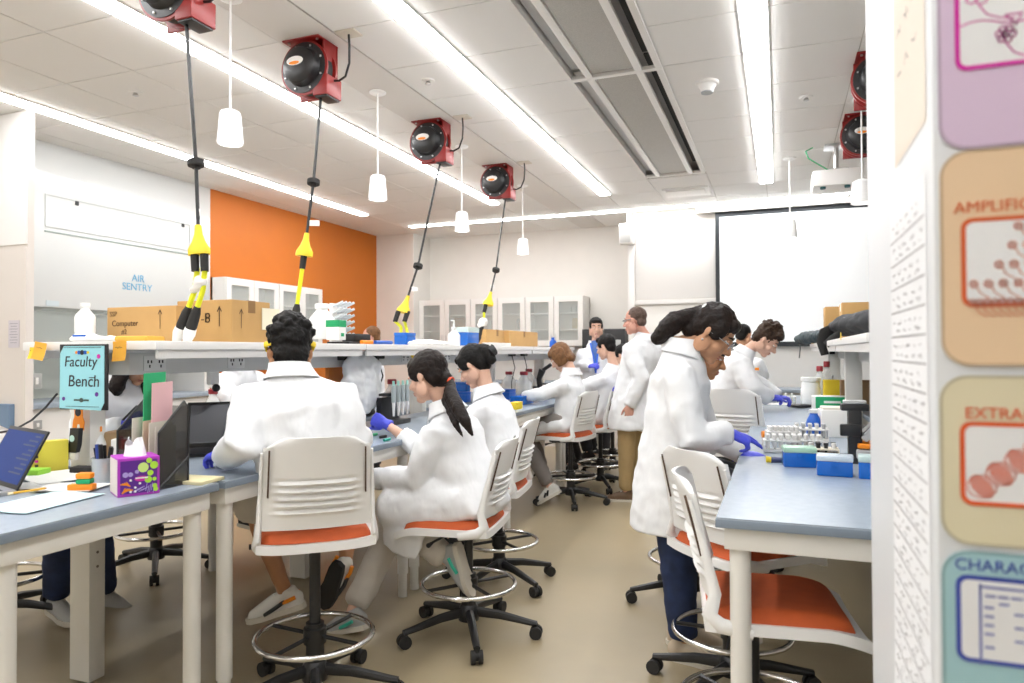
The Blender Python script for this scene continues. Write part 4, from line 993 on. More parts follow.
# --- standing woman with glasses
def x8(t, M, k):
    GM = mat('frame_silver', (.55, .55, .55), .25, .8)
    b = B(M)
    for s in (-1, 1):
        b.tube([(-.01, s*.078, .006), (.05, s*.072, .008), (.093, s*.056, .006)], .0022, 6)
        b.tube([(.100, s*(.031+.021*math.cos(a*.5)), .000+.016*math.sin(a*.5)) for a in range(14)], .002, 6)
    b.tube([(.1, -.01, .004), (.106, 0, .007), (.1, .01, .004)], .002, 6)
    put('glasses', b, GM, t)
    put('hair_tie', B(M).ell((-.088, -.035, .075), (.012, .016, .016), seg=8, rings=6), PAPER, k['hair'])
    put('earring', B(M).ell((-.004, -.086, -.038), .005, seg=8, rings=6), STEEL, k['body'])
person('standing woman with glasses and a low ponytail, pointing a blue glove at the bench', at(712, 333, Y=3.27), -4, 38, 4, (-.46, 3.28, .96), at(684, 346, Y=3.28),
       el=(at(707, 432, Y=3.48), at(692, 440, Y=3.06)), wr=(at(741, 454, Y=3.42), at(728, 433, Y=3.14)), kn=((-.44, 3.36, .52), (-.44, 3.20, .52)), an=((-.44, 3.40, .085), (-.41, 3.22, .085)), toes=((1, .1, 0), (1, -.2, 0)),
       skin='tan', hair='lowpony', hairc='dark', hem=.575, pants='jean', shoem=(SHOEBEI, SHOEBEI), hands=(G((1, .15, -.05), curl=(10, 12, 10)), G((.92, .28, -.33), (.2, -.35, .9), curl=(55, 60, 40), point=(0, 1), spread=9, thumb=(25, -35))), vox=.011, sw=.17, bulk=1.06, extra=x8)
person('seated person whose face shows just past the standing woman with glasses', at(706, 355, Y=3.98), -2, 22, 2, (-.50, 3.97, .74), at(692, 382, Y=3.97),
       el=((-.46, 4.2, 1.0), (-.46, 3.76, 1.0)), wr=((-.34, 4.05, .86), (-.34, 3.88, .86)), kn=((-.08, 4.07, .64), (-.08, 3.87, .64)), an=((-.2, 4.07, .26), (-.2, 3.87, .26)), toes=((1, 0, -.2), (1, 0, -.2)),
       skin='brown', hair='crop', hairc='black', pants='dark', shoem=(SHOEB, SHOEB), hands=(G((1, 0, -.1)), G((1, 0, -.1))), vox=.016)
# --- man bent over the far bench
def x10(t, M, k): put('coat_badge', B().box(at(757, 369, Y=5.80), (.03, .01, .02), .003), ORANGEP, k['coat'])
person('standing curly-haired man bending over the far bench with blue gloves', at(766, 340, Y=6.0), -6, 42, 8, (-.50, 6.05, .97), at(746, 352, Y=6.03),
       el=((-.22, 6.26, 1.12), at(752, 388, Y=5.82)), wr=((-.02, 6.2, 1.0), at(769, 398, Y=5.93)), kn=((-.45, 6.14, .52), (-.45, 5.96, .52)), an=((-.46, 6.15, .085), (-.46, 5.95, .085)), toes=((1, 0, 0), (1, 0, 0)),
       skin='light', hair='curl', hairc='mid', hem=.6, pants='dark', shoem=(SHOEB, SHOEB), hands=(G((1, -.3, -.1), curl=(45, 50, 30)), G((.9, .4, .05), (.1, -.5, .9), curl=(45, 50, 30))), vox=.014, sw=.19, bulk=1.25, extra=x10)
h = at(744, 336, Y=8.2)
person('person far down the bench, only dark hair showing behind the bending man', h, 60, 10, 60, (h.x, h.y, .95), (h.x, h.y+.01, h.z-.18), el=((h.x-.2, h.y, 1.1), (h.x+.2, h.y, 1.1)), wr=((h.x-.1, h.y+.2, 1.05), (h.x+.15, h.y+.2, 1.05)),
       kn=((h.x-.08, h.y, .5), (h.x+.08, h.y, .5)), an=((h.x-.08, h.y, .085), (h.x+.08, h.y, .085)), toes=((.5, .8, 0), (.5, .8, 0)), skin='tan', hair='crop', hairc='black', hem=.6, pants='dark', shoem=(SHOEB, SHOEB), near=False, vox=.018, face_det=False, hands=(G((.5, .8, 0)), G((.5, .8, 0))))
# --- people on the fume hood side
def x0(t, M, k):
    a, c_ = at(123, 420, X=-3.0), at(137, 406, X=-3.0); put('pen', B().cyl(a, c_, .006), BLACK, t)
person('woman with long dark hair seated behind the island near the Bench sign', at(138, 361, X=-3.40), -8, 38, -5, (-3.62, 3.02, .72), at(118, 372, X=-3.52),
       el=(at(165, 425, X=-3.3), at(84, 438, X=-3.25)), wr=(at(160, 440, X=-3.05), at(124, 424, X=-3.05)), kn=(at(95, 525, X=-3.38), at(60, 525, X=-3.38)), an=(at(105, 592, X=-3.48), at(57, 598, X=-3.5)), toes=((.9, .1, -.1), (.9, -.2, -.1)),
       skin='tan', hair='long', hairc='dark', pants='jean', shoem=(SHOEG, SHOEG), hands=(G((.8, -.3, 0)), G((.35, .55, .5), (-.4, -.7, .5), curl=(40, 45, 30))), vox=.014, drape=[([(-3.62, 3.02, .70), (-3.35, 3.02, .64)], [(.21, .12), (.19, .1)])], extra=x0)
h = at(247, 344, X=-3.55)
person('person in a lab coat across the island, face hidden by the cardboard box', h, -10, 25, -5, (-3.72, h.y+.02, .78), (-3.62, h.y+.02, 1.30), el=((-3.45, h.y+.24, 1.02), (-3.45, h.y-.2, 1.02)), wr=((-3.18, h.y+.15, .98), (-3.18, h.y-.1, .98)),
       kn=((-3.35, h.y+.1, .66), (-3.35, h.y-.1, .66)), an=((-3.45, h.y+.1, .26), (-3.45, h.y-.1, .26)), toes=((1, 0, -.1), (1, 0, -.1)), skin='brown', hair='short', hairc='black', pants='jean', shoem=(SHOEB, SHOEB), vox=.016, near=False, hands=(G((1, 0, 0)), G((1, 0, 0))))
h = at(371, 338, X=-4.3)
person('person far beyond the island, only light brown hair above the shelf', h, 200, 10, 200, (h.x+.02, h.y, .93), (h.x+.02, h.y, h.z-.18), el=((h.x, h.y-.22, 1.1), (h.x, h.y+.22, 1.1)), wr=((h.x-.25, h.y-.15, 1.05), (h.x-.25, h.y+.15, 1.05)),
       kn=((h.x, h.y-.09, .5), (h.x, h.y+.09, .5)), an=((h.x, h.y-.09, .085), (h.x, h.y+.09, .085)), toes=((-1, 0, 0), (-1, 0, 0)), skin='pink', hair='crop', hairc='brown', hem=.6, pants='dark', shoem=(SHOEB, SHOEB), near=False, vox=.018, face_det=False, hands=(G((-1, 0, 0)), G((-1, 0, 0))))
# ================================================================== things on the benches and shelves
def carton(name, label, cat, c, d, m, rz=0, group=None, bev=.004, flap=None, parts=None):
    """box with its base centre at c; a lid seam where the photo shows one"""
    t = thing(name, label, cat, tuple(c), rz, group)
    put('body', B().box((0, 0, d[2]/2), d, bev), m, t, local=True)
    if flap: put('tape', B().box((0, 0, d[2]+.0005), (d[0]*1.002, .05, .002)).box((d[0]/2, 0, d[2]-.03), (.002, .05, .06)).box((-d[0]/2, 0, d[2]-.03), (.002, .05, .06)), flap, t, local=True)
    return t
def bottle(label, p, h, r, m, cap, name='reagent_bottle', neck=.4, group=None, liquid=None, band=None):
    t = thing(name, label, 'bottle', tuple(p), 0, group)
    put('body', B().lathe([(r*.92, 0), (r, .01), (r, h*.52), (r*.93, h*.6), (r*neck*1.15, h*.78), (r*neck, h*.82), (r*neck, h*.9)], seg=20), m, t, local=True)
    put('cap', B().lathe([(r*neck*1.2, h*.86), (r*neck*1.25, h*.87), (r*neck*1.25, h*.985), (r*neck*1.1, h)], seg=18), cap, t, local=True)
    if liquid: put('liquid', B().lathe([(r*.9, .006), (r*.96, .015), (r*.96, h*.3)], seg=18), liquid, t, local=True)
    if band: put('label_band', B().lathe([(r*1.01, h*.15), (r*1.012, h*.16), (r*1.012, h*.44), (r*1.01, h*.45)], seg=20), band, t, local=True)
    return t
TZ = .9002
SHZ = SZ+.0005
# ---------------------------------------------------------------- the Bench sign and notes on the shelf end
F = frame(at(83, 377, Y=2.02), (1, .06, 0), (.05, -1, 0))
t = thing('sign', 'cyan handwritten Bench sign in a black frame on the island post', 'sign', tuple(at(83, 408, Y=2.02)))
W2, H2 = .118, .130
put('backing', B(F).box((0, 0, -.004), (.246, .262, .008), .002), BLACK, t)
put('card', B(F).prism([(-W2+.02, H2-.006), (-W2, H2-.035), (-W2-.002, -H2+.004), (W2-.026, -H2-.002), (W2-.008, -H2+.03), (W2-.008, H2-.006)], .002), BLUECARD, t)
text('Faculty', .060, F @ Matrix.Translation((-.096, .042, .003)), INK, t, depth=.0004, shear=.12)
text('Bench', .066, F @ Matrix.Translation((-.076, -.038, .003)), INK, t, depth=.0004, shear=.08)
put('underline', B(F).box((.05, -.002, .003), (.03, .003, .001)).box((0, .118, .003), (.19, .0015, .001)).box((0, -.118, .003), (.17, .0015, .001)), INK, t)
for nm, x, y, r_, m in (('heart_sticker', .082, .082, .009, MAG), ('heart_sticker', .073, -.068, .009, VIOLET), ('heart_sticker', -.098, -.088, .008, VIOLET)):
    put(nm, B(F).prism(circ(x, y, r_, 10), .001, .002), m, t)
for k, (x, m) in enumerate(((-.032, ORANGEP), (-.018, BLUEP), (-.002, INK), (.014, BLUEP), (.028, YELLOWP))):
    put('gem_sticker', B(F).prism(circ(x, .098, .010-.002*abs(k-2), 10), .002, .002), m, t)
put('gem_sticker', B(F).box((-.005, -.092, .003), (.075, .006, .002)).prism(circ(-.005, -.092, .009, 10), .002, .002), mat('gem_dark', (.05, .08, .07), .4), t)
t = thing('paper_tag', 'orange paper cut-out with round emblem stuck on the post under the Bench sign', 'paper tag', tuple(at(80, 432, Y=2.10)))
F = frame(at(79, 417, Y=2.105), (1, 0, 0), (0, -1, 0))
put('cutout', B(F).prism([(-.022, .05), (.022, .05), (.024, .0), (.034, -.02), (.03, -.055), (.012, -.05), (.008, -.03), (-.008, -.03), (-.014, -.055), (-.034, -.05), (-.03, -.015), (-.022, 0)], .004), ORANGEP, t)
put('emblem', B(F).prism(circ(0, .02, .017, 14), .001, .004).prism(circ(0, .02, .007, 12), .002, .004), INK, t)
t = thing('stapler', 'black stapler hung on the island post with a pale heart sticker', 'stapler', tuple(at(78, 450, Y=2.08)))
F = frame(at(78, 440, Y=2.09), (1, 0, 0), (0, -1, 0))
put('body', B(F).prism([(-.02, .05), (.03, .05), (.022, -.02), (.01, -.05), (-.035, -.05), (-.026, 0)], .02), BLACK, t)
put('sticker', B(F).prism(circ(-.008, .008, .014, 10), .002, .02), mat('sticker_mint', (.5, .72, .66), .5), t)
put('tip', B(F).box((-.012, -.065, .01), (.045, .03, .018), .004), SHOEW, t)
def note(label, u, v, w_, h_, Y, m, tilt=0, X=None, n=(0, -1, 0), r_=(1, 0, 0)):
    p = at(u, v, Y=Y) if X is None else at(u, v, X=X)
    F = frame(p, r_, n) @ Matrix.Rotation(R(tilt), 4, 'Z'); t = thing('sticky_note', label, 'note', tuple(p), 0, 'sticky notes')
    put('sheet', B(F).grid(lambda a, c: (w_*(a-.5), h_*(c-.5), .004+.012*(1-c)**2), 3, 6), m, t)
    put('writing', B(F).add(*(lambda s_: ([(q_[0], q_[1], .0052+.012*(1-(q_[1]/h_+.5))**2) for q_ in s_.v], s_.f))(strokes([[(-w_*.3+i*.006, h_*.18+.003*math.sin(i*2.1)) for i in range(int(w_*.6/.006))]], .0016))), INK, t, fix=False)
STICK = mat('sticky_orange', (.85, .42, .04), .7)
note('orange sticky note left of the Bench sign on the shelf end', 41, 351, .075, .075, 2.12, STICK, -8)
note('orange sticky note right of the Bench sign on the shelf end', 121, 351, .075, .082, 2.10, STICK, 4)
note('small yellow sticky note half behind the orange one on the shelf end', 33, 353, .03, .05, 2.13, YELLOWP, 0)
t = thing('power_cable', 'black cable drooping from the island post to the table edge', 'cable', tuple(at(40, 415, Y=2.15)))
put('cord', B().tube([at(57, 394, Y=2.14), at(46, 407, Y=2.16), at(32, 420, Y=2.18), at(14, 430, Y=2.2), at(-20, 436, Y=2.2)], .005, 6), BLACK, t)
# ---------------------------------------------------------------- stationery table
t = thing('laptop', 'open laptop with a lit blue screen at the corner of the stationery table', 'laptop', tuple(Z(5, 492, TZ)))
hc_ = Z(17, 491, TZ+.012); n_ = dirv(254); r_ = V((0, 0, 1)).cross(n_); Ls = .36
pb = frame(hc_, r_, (0, 0, 1))                     # x right along hinge (seen by user), z up, y = z cross x = away from user
sgn = 1 if (pb @ V((0, 1, 0))-hc_).dot(n_) < 0 else -1
put('base', B(pb).box((-Ls/2, -sgn*.12, -.004), (Ls, .24, .016), .004), mat('laptop_silver', (.42, .42, .43), .35, .6), t)
put('keyboard', B(pb).box((-Ls/2, -sgn*.10, .0045), (Ls-.04, .13, .002)), BLACK, t)
lean = V((0, 0, 1))*math.cos(R(27))-n_*math.sin(R(27)); F = frame(hc_, r_, r_.cross(lean))
lid = put('lid', B(F).box((-Ls/2, .108, 0), (Ls, .216, .008), .003), BLACK, t)
put('display', B(F).box((-Ls/2, .11, .0045), (Ls-.025, .185, .001)), NAVY, lid)
b = B(F)
for k in range(9): b.box((-.05-.018*(k % 3), .19-.017*k, .0055), (.05+.03*(k % 3), .006, .0006))
put('screen_text', b, mat('screen_dark', (.01, .02, .07), .3, emit=.2), lid)
t = carton('yellow_box', 'yellow printed box standing behind the lit laptop', 'box', Z(49, 471, TZ), (.05, .13, .125), mat('box_yellow', (.74, .63, .07), .6), R(-30))
for k in range(5): put('print_mark', B().box((.0255, -.045, .1-.018*k), (.001, .012, .010)), MAG if k % 2 else INK, t, local=True)
PP = [('crumpled white sheet lying nearest the table edge', 72, 489, .21, .15, 20, PAPER), ('white sheet under the green sticky pad', 55, 478, .28, .2, -15, PAPER), ('pale blue printed sheet along the near edge of the stationery table', 42, 503, .20, .30, 8, mat('paper_pale_blue', (.55, .74, .80), .6)),
      ('white sheet partly under the laptop', 25, 487, .2, .14, 40, PAPER), ('pink edged sheet behind the papers on the stationery table', 78, 474, .2, .12, -5, mat('paper_rose', (.74, .60, .60), .7))]
for k, (lb, u, v, a, c_, rz, m) in enumerate(PP):
    p = Z(u, v, TZ); put('paper_sheet', B(TR(p.x, p.y, TZ+.0012*(5-k), R(rz))).grid(lambda x, y: ((x-.5)*a, (y-.5)*c_, .002*math.sin(x*5)+.002), 5, 4).box((0, 0, .0008), (a, c_, .0008)), m, label=lb, cat='paper', group='loose papers')
b = B()
for k in range(9): b.box((0, .11-.026*k, .0065), (.15-.03*(k % 3), .004, .0004))
p = Z(22, 488, TZ+.008)
t = thing('pencil', 'yellow pencil with eraser lying across the papers', 'pencil', tuple(Z(30, 491, TZ+.012)))
p0, p1 = Z(8, 494, TZ+.013), Z(47, 488, TZ+.013); pm = p0.lerp(p1, .12)
put('shaft', B().tube([pm, p1.lerp(p0, .06)], .004, 6), mat('pencil_yellow', (.75, .42, .03), .4), t); put('eraser', B().cyl(p0, pm, .0045, seg=10), mat('eraser_cream', (.85, .75, .5), .6), t); put('tip', B().cyl(p1.lerp(p0, .06), p1, .004, .0008, 8), CARD, t)
p = Z(35, 474, TZ+.008); put('sticky_pad', B(TR(p.x, p.y, p.z, R(20))).box((0, 0, .01), (.075, .075, .02), .002), mat('sticky_green', (.32, .68, .06), .7), label='lime green sticky note pad beside the laptop', cat='note pad')
p = Z(82, 490, TZ+.006)
t = thing('tape_dispenser', 'orange tape dispenser with a green roll on the stationery table', 'dispenser', tuple(p))
put('base', B(TR(*p, R(25))).box((0, 0, .011), (.085, .035, .022), .006), ORANGEP, t); put('roll', B(TR(*p, R(25))).box((.01, 0, .031), (.05, .032, .018), .006), GREEN, t); put('cover', B(TR(*p, R(25))).box((.01, 0, .05), (.05, .034, .02), .006), ORANGEP, t)
p = Z(88, 474, TZ); put('glasses_case', B(TR(*p, R(15))).box((0, 0, .016), (.13, .05, .032), .012), BLACKM, label='black glasses case lying behind the tape dispenser', cat='case')
# pen cup
p = Z(104, 483, TZ)
t = thing('pen_cup', 'clear plastic cup holding black pens and orange scissors', 'cup', tuple(p))
put('cup', B(TR(*p)).lathe([(.036, 0), (.043, .095), (.041, .095), (.034, .004)], seg=20), mat('cup_clear', (.75, .82, .86), .15, alpha=.38), t)
b = put('scissors_handle', B(TR(*p) @ Matrix.Rotation(R(90), 4, 'X')).torus((-.012, .05, .0), .013, .004, 16, 6).torus((.014, .055, .01), .013, .004, 16, 6), ORANGEP, t)
PENC = [(-.028, .0, BLACK), (-.014, .014, BLACK), (.0, -.012, BLACK), (.012, .012, mat('marker_grey', (.06, .06, .06), .4)), (.026, -.004, BLACK), (-.02, -.014, mat('marker_blue', (.03, .06, .3), .4))]
for k, (dx, dy, m) in enumerate(PENC):
    o = thing('marker_pen', f'{("first", "second", "third", "fourth", "fifth", "sixth")[k]} dark marker pen from the left in the clear cup', 'pen', tuple(p+V((dx*.6, dy*.6, .006))), 0, 'pens in the cup')
    a, c_ = p+V((dx*.5, dy*.5, .006)), p+V((dx*1.3+.004*(k-2), dy*1.3, .128+.008*(k % 3))); put('barrel', B().cyl(a, a.lerp(c_, .62), .0065, seg=10), m, o); put('cap', B().cyl(a.lerp(c_, .6), c_, .008, .0075, 10), m, o)
p2 = Z(120, 481, TZ)
for k, (m, nm) in enumerate(((REDCAP, 'dark red'), (mat('marker_red', (.75, .02, .02), .4), 'bright red'), (GREEN, 'green'))):
    o = thing('marker_pen', f'{nm} marker pen standing behind the purple tissue box', 'pen', tuple(p2+V((.018*k-.02, .02, 0))), 0, 'pens behind the tissue box')
    a = p2+V((.018*k-.03, .012, .0)); put('barrel', B().cyl(a, a+V((.01, .004, .12)), .008, seg=10), PAPER, o); put('cap', B().cyl(a+V((.01, .004, .118)), a+V((.014, .005, .165-.01*k)), .010, .009, 10), m, o)
# tissue box
pa, pb_ = Z(117.5, 498, TZ), Z(158, 491.5, TZ); ax = V((.50, .866, 0)); Wt = .128; pb_ = pa+ax*Wt; nn = ax.cross(V((0, 0, 1))); cc = (pa+pb_)/2-nn*Wt/2
t = thing('tissue_box', 'purple patterned tissue box with white tissue sticking out', 'tissue box', tuple(cc))
HT = .128
F = frame((pa+pb_)/2+V((0, 0, 0)), ax, nn)          # x along face, y up, z out
put('carton', B(F).box((0, HT/2, -Wt/2), (Wt, HT, Wt), .002), PURPLE, t)
put('side_print', B(F @ Matrix.Rotation(R(-90), 4, 'Y')).box((Wt*-.5, HT/2, Wt/2), (Wt*.94, HT*.92, .002)), mat('print_pale', (.70, .62, .58), .6), t)
put('face_print', B(F).box((0, HT/2, .0006), (Wt*.88, HT*.86, .0012)), VIOLET, t)
rn = random.Random(4)
def blob(nm, x, y, r_, m, ry=None, k=0): put(nm, B(F).prism(circ(x*Wt, y*HT, r_*Wt, 12, (ry or r_)*Wt), .0012+.0004*k, .0012), m, t)
for x, y, r_ in ((.10, .73, .13), (.36, .77, .10), (.27, .57, .075), (.22, .40, .09), (.37, .40, .05), (.24, .90, .07), (.40, .13, .06), (.38, .22, .06)): blob('leaf_print', x, y, r_, LIME if x > .2 else mat('lime_pale', (.58, .75, .22), .5))
for x, y, r_ in ((-.32, .57, .07), (-.2, .57, .06), (-.05, .63, .05)): blob('leaf_print', x, y, r_, LILAC)
blob('banner_print', .06, .44, .17, MAG, .07); put('banner_stripe', B(F).box((.06*Wt, .46*HT, .002), (.3*Wt, .035*HT, .001)), PAPER, t)
for k in range(9): put('leaf_print', B(F @ Matrix.Translation(((-.36+.035*(k % 5))*Wt, (.16+.16*(k//5))*HT, .0018)) @ Matrix.Rotation(R(60-14*k), 4, 'Z')).box((0, 0, 0), (.16*Wt, .03*Wt, .0008)), ORANGEP, t)
for k in range(10): put('stripe_print', B(F @ Matrix.Translation(((-.05+.045*k)*Wt, (.14+.03*(k % 3))*HT, .0018)) @ Matrix.Rotation(R(20+60*(k > 4)), 4, 'Z')).box((0, 0, 0), (.2*Wt, .016*Wt, .0008)), LILAC, t)
for k in range(5): blob('dot_print', -.2+.11*(k % 3), .12+.1*(k % 4), .03, PAPER, k=1)
def tis(a, c_):
    th = a*6.283; r_ = .034*(1-c_*.45)+.010*math.sin(3*th)*c_; return (cc.x+r_*math.cos(th)*1.2-.01*c_, cc.y+r_*math.sin(th), cc.z+HT-.005+.055*c_+.014*math.sin(2*th+1)*c_)
put('tissue', B().grid(tis, 19, 7), mat('tissue_white', (.86, .86, .86), .9), t)
# magazine file
pa, pb_ = Z(158.5, 490, TZ), Z(188, 483.5, TZ); fx = (pb_-pa); Wf = fx.length; fx.normalize(); bk = V((-fx.y, fx.x, 0))
if bk.x > 0: bk = -bk
t = thing('magazine_file', 'black wire mesh desk file stuffed with folders on the stationery table', 'file holder', tuple((pa+pb_)/2+bk*.12))
MESHB = mat('mesh_black', (.03, .028, .025), .5, alpha=.62); F = frame(pa, fx, fx.cross(bk) if fx.cross(bk).z > 0 else bk.cross(fx))
def fp(x, y, z): return pa+fx*x+bk*y+V((0, 0, z))
Df = .20; prof = [(0, 0), (Wf, 0), (Wf, .285), (Wf*.86, .305), (0, .20)]
def plate(name, pr_, y, th, m, parent=None, **kw):
    a = [fp(x, y, z) for x, z in pr_]; n = len(a)
    return put(name, B().add(a+[q_+bk*th for q_ in a], [tuple(range(n)), tuple(range(2*n-1, n-1, -1))]+[(i, (i+1) % n, n+(i+1) % n, n+i) for i in range(n)]), m, parent, **kw)
for y in (0, Df):
    plate('side_panel', prof, y, .002, MESHB, t); put('wire_frame', B().tube([fp(x, y, z) for x, z in prof+prof[:1]], .004, 6), BLACK, t)
put('back_panel', B().add([fp(Wf, 0, 0), fp(Wf, Df, 0), fp(Wf, Df, .285), fp(Wf, 0, .285)], [(0, 1, 2, 3)]), MESHB, t)
put('brace', B().tube([fp(0, -.004, .006), fp(Wf, -.004, .10)], .004, 6), BLACK, t)
for lb, y, h_, x0, x1, mn, colr_ in (('cream folder nearest the front in the desk file', .03, .22, .01, .10, 'folder_cream', (.70, .66, .56)), ('cream folder second in the desk file', .06, .235, .01, .11, 'folder_cream', (.70, .66, .56)), ('tan folder in the middle of the desk file', .09, .24, .01, .12, 'folder_tan', (.58, .47, .33)),
        ('cream folder at the back of the desk file', .13, .25, .0, .11, 'folder_cream', (.70, .66, .56)), ('pink sheet sticking up from the desk file', .075, .375, .035, .125, 'sheet_pink', (.78, .48, .50)), ('green folder sticking up behind the pink sheet', .11, .41, .03, .125, 'folder_green', (.03, .42, .17))):
    plate('folder', [(x0, .008), (x1, .008), (x1+.004, h_), (x0+.004, h_-.004)], y, .003, mat(mn, colr_, .75), label=lb, cat='folder', group='folders in the desk file')
p = Z(198, 482, TZ); put('legal_pad', B(TR(p.x-.06, p.y, TZ, R(6))).box((0, 0, .006), (.24, .13, .012), .002), mat('pad_yellow', (.78, .70, .42), .8), label='pale yellow legal pad at the corner of the stationery table', cat='note pad')
# glue and bags behind
bottle('white glue bottle with an orange nozzle by the island post', Z(99, 466, TZ), .17, .028, BPLAS, ORANGEP, 'glue_bottle', .35, band=ORANGEP)
carton('paper_bag', 'small brown paper bag behind the pens', 'bag', Z(121, 464, TZ), (.11, .09, .145), mat('kraft', (.42, .28, .15), .85, bump=.5, bscale=20), R(20), bev=.015)
carton('small_carton', 'small white carton beside the brown paper bag', 'carton', Z(124, 470, TZ), (.08, .06, .13), PAPER, R(30))
# black laptop of the seated man
t = thing('laptop', 'black laptop with a dark screen beside the seated man', 'laptop', tuple(Z(205, 455, TZ)))
h0, h1 = Z(186, 449, TZ+.01), Z(236, 447, TZ+.01); r_ = (h1-h0).normalized(); r_.z = 0; r_.normalize(); n_ = r_.cross(V((0, 0, 1))); hc_ = h0; Ls = .36
pb = frame(hc_, r_, (0, 0, 1)); 
put('base', B().add(*(lambda q: ([hc_+r_*x+n_*y+V((0, 0, z)) for x in (0, Ls) for y in (0, .24) for z in (-.009, .006)], [(0, 1, 3, 2), (4, 6, 7, 5), (0, 4, 5, 1), (2, 3, 7, 6), (0, 2, 6, 4), (1, 5, 7, 3)]))(0)), BLACK, t)
put('keyboard', B().add([hc_+r_*x+n_*y+V((0, 0, .0075)) for x, y in ((.02, .03), (Ls-.02, .03), (Ls-.02, .15), (.02, .15))], [(0, 1, 2, 3)]), mat('keys', (.05, .05, .055), .5), t)
lean = V((0, 0, 1))*math.cos(R(14))-n_*math.sin(R(14)); F = frame(hc_, r_, r_.cross(lean))
lid = put('lid', B(F).box((Ls/2, .115, 0), (Ls, .23, .008), .003), BLACK, t)
put('display', B(F).box((Ls/2, .12, .005), (Ls-.03, .19, .001)), SCREENOFF, lid)
# ---------------------------------------------------------------- island shelf, near end
c1 = at(232, 338, X=-2.44); xl = at(177, 338, Y=c1.y).x; y2 = at(270, 338, X=-2.44).y; hb = .205
t = carton('cardboard_box', 'large cardboard box with a white note, on the island shelf behind the curly-haired man', 'box', ((c1.x+xl)/2, (c1.y+y2)/2, SHZ), (c1.x-xl, y2-c1.y, hb), CARD, 0, 'cardboard boxes', flap=CARD_D)
FX = frame((c1.x+.001, c1.y, SHZ), (0, 1, 0), (1, 0, 0)); FY = frame((xl, c1.y-.001, SHZ), (1, 0, 0), (0, -1, 0)); wx = c1.x-xl
put('taped_note', B(FX).box((.27, .12, .002), (.13, .11, .003)), mat('note_cream', (.82, .76, .58), .8), t)
def hand(F, lines, parent, w_=.004): s_ = strokes(lines, w_); put('lettering', B(F).add([(q_[0], q_[1], .001) for q_ in s_.v], s_.f), mat('marker_faded', (.10, .055, .025), .8), parent, fix=False)
arrow = lambda x, y: [[(x, y), (x, y+.09)], [(x-.012, y+.07), (x, y+.09), (x+.012, y+.07)]]
hand(FY, arrow(wx*.78, .08)+[[(wx*.46, .11), (wx*.50, .11)], [(wx*.53, .10), (wx*.53, .14)], [(wx*.57+.012*math.cos(i), .13+.011*math.sin(i)) for i in range(8)], [(wx*.57+.012*math.cos(i), .108+.011*math.sin(i)) for i in range(8)]], t, .006)
hand(FX, arrow(.06, .07)+[[(.25, .05), (.275, .05)], [(.29, .035), (.29, .065)]], t)
xa, xb = at(107, 335, Y=2.60).x, at(176, 335, Y=2.60).x; hb = .18
t = carton('cardboard_box', 'cardboard box with handwriting on the near end of the island shelf', 'box', ((xa+xb)/2, 2.71, SHZ), (xb-xa, .22, hb), CARD, 0, 'cardboard boxes', flap=CARD_D)
FY = frame((xa, 2.599, SHZ), (1, 0, 0), (0, -1, 0)); wx = xb-xa
for s_, y_, sz, x_ in (('SSP', .135, .035, .02), ('Computer', .085, .042, .035), ('#2', .045, .035, .10)): text(s_, sz, FY @ Matrix.Translation((x_, y_, .001)), mat('marker_faded', (.10, .055, .025), .8), t, depth=.0004)
hand(FY, arrow(wx*.78, .07), t)
bottle('squat white bottle beside the handwritten cardboard box', at(85, 334, Y=2.45), .15, .045, BPLAS, BPLAS, 'white_bottle', .4)
p = at(95, 334, Y=2.34); put('folded_wipes', remesh(B().ell((p.x, p.y, SHZ+.014), (.14, .08, .016)).ell((p.x-.06, p.y, SHZ+.022), (.06, .06, .022)), .008, 2, .008, .04), PAPER, label='heap of white wipes on the near end of the shelf', cat='wipes')
p = at(140, 336, Y=2.30); put('padded_envelope', B(TR(p.x, p.y, SHZ, R(10))).box((0, 0, .012), (.16, .12, .024), .01), mat('envelope_orange', (.78, .40, .05), .7), label='orange padded envelope on the near end of the shelf', cat='envelope')
p = at(78, 337, Y=2.22); put('pen', B().cyl(p+V((-.03, 0, .006)), p+V((.03, .01, .006)), .005), BLUEP, label='blue pen at the near end of the island shelf', cat='pen')
# middle of the shelf
bottle('white plastic jug beside the curly-haired man on the shelf', at(322, 339, X=-2.55)-V((0, 0, 0)), .21, .075, BPLAS, BPLAS, 'plastic_jug', .45)
bottle('second white plastic jug further along behind the first', at(331, 339, X=-2.75), .17, .06, BPLAS, BPLAS, 'plastic_jug', .45)
p = at(341, 339, X=-2.62)
t = thing('drying_rack', 'white drying rack with slanted pegs against the orange wall', 'rack', tuple(p))
put('back_board', B().box((p.x-.02, p.y, SHZ+.13), (.02, .17, .26), .004), PLAST, t)
for r_ in range(6):
    for k in range(4): put('peg', B().tube([(p.x-.01, p.y-.07+.042*k, SHZ+.04+.04*r_), (p.x+.05, p.y-.07+.042*k+.02, SHZ+.07+.04*r_)], .008, 6), mat('peg_grey', (.62, .66, .68), .4), t)
c_ = carton('kit_box', 'small white and green kit box on the shelf by the drying rack', 'box', at(336, 340, X=-2.42)+V((0, 0, .0)), (.09, .07, .115), PAPER, R(0)); put('print', B().box((.0455, 0, .095), (.001, .07, .04)).box((.0455, 0, .03), (.001, .03, .02)).box((0, -.0355, .095), (.09, .001, .04)), GREEN, c_, local=True)
t = carton('black_tray', 'black instrument tray on the shelf before the orange wall', 'tray', (lambda p: V((p.x, p.y, SHZ)))(at(352, 340, X=-2.5)), (.16, .30, .015), BLACK); put('handle', B().box((0, .05, .04), (.10, .18, .05), .012), BLACKM, t, local=True)
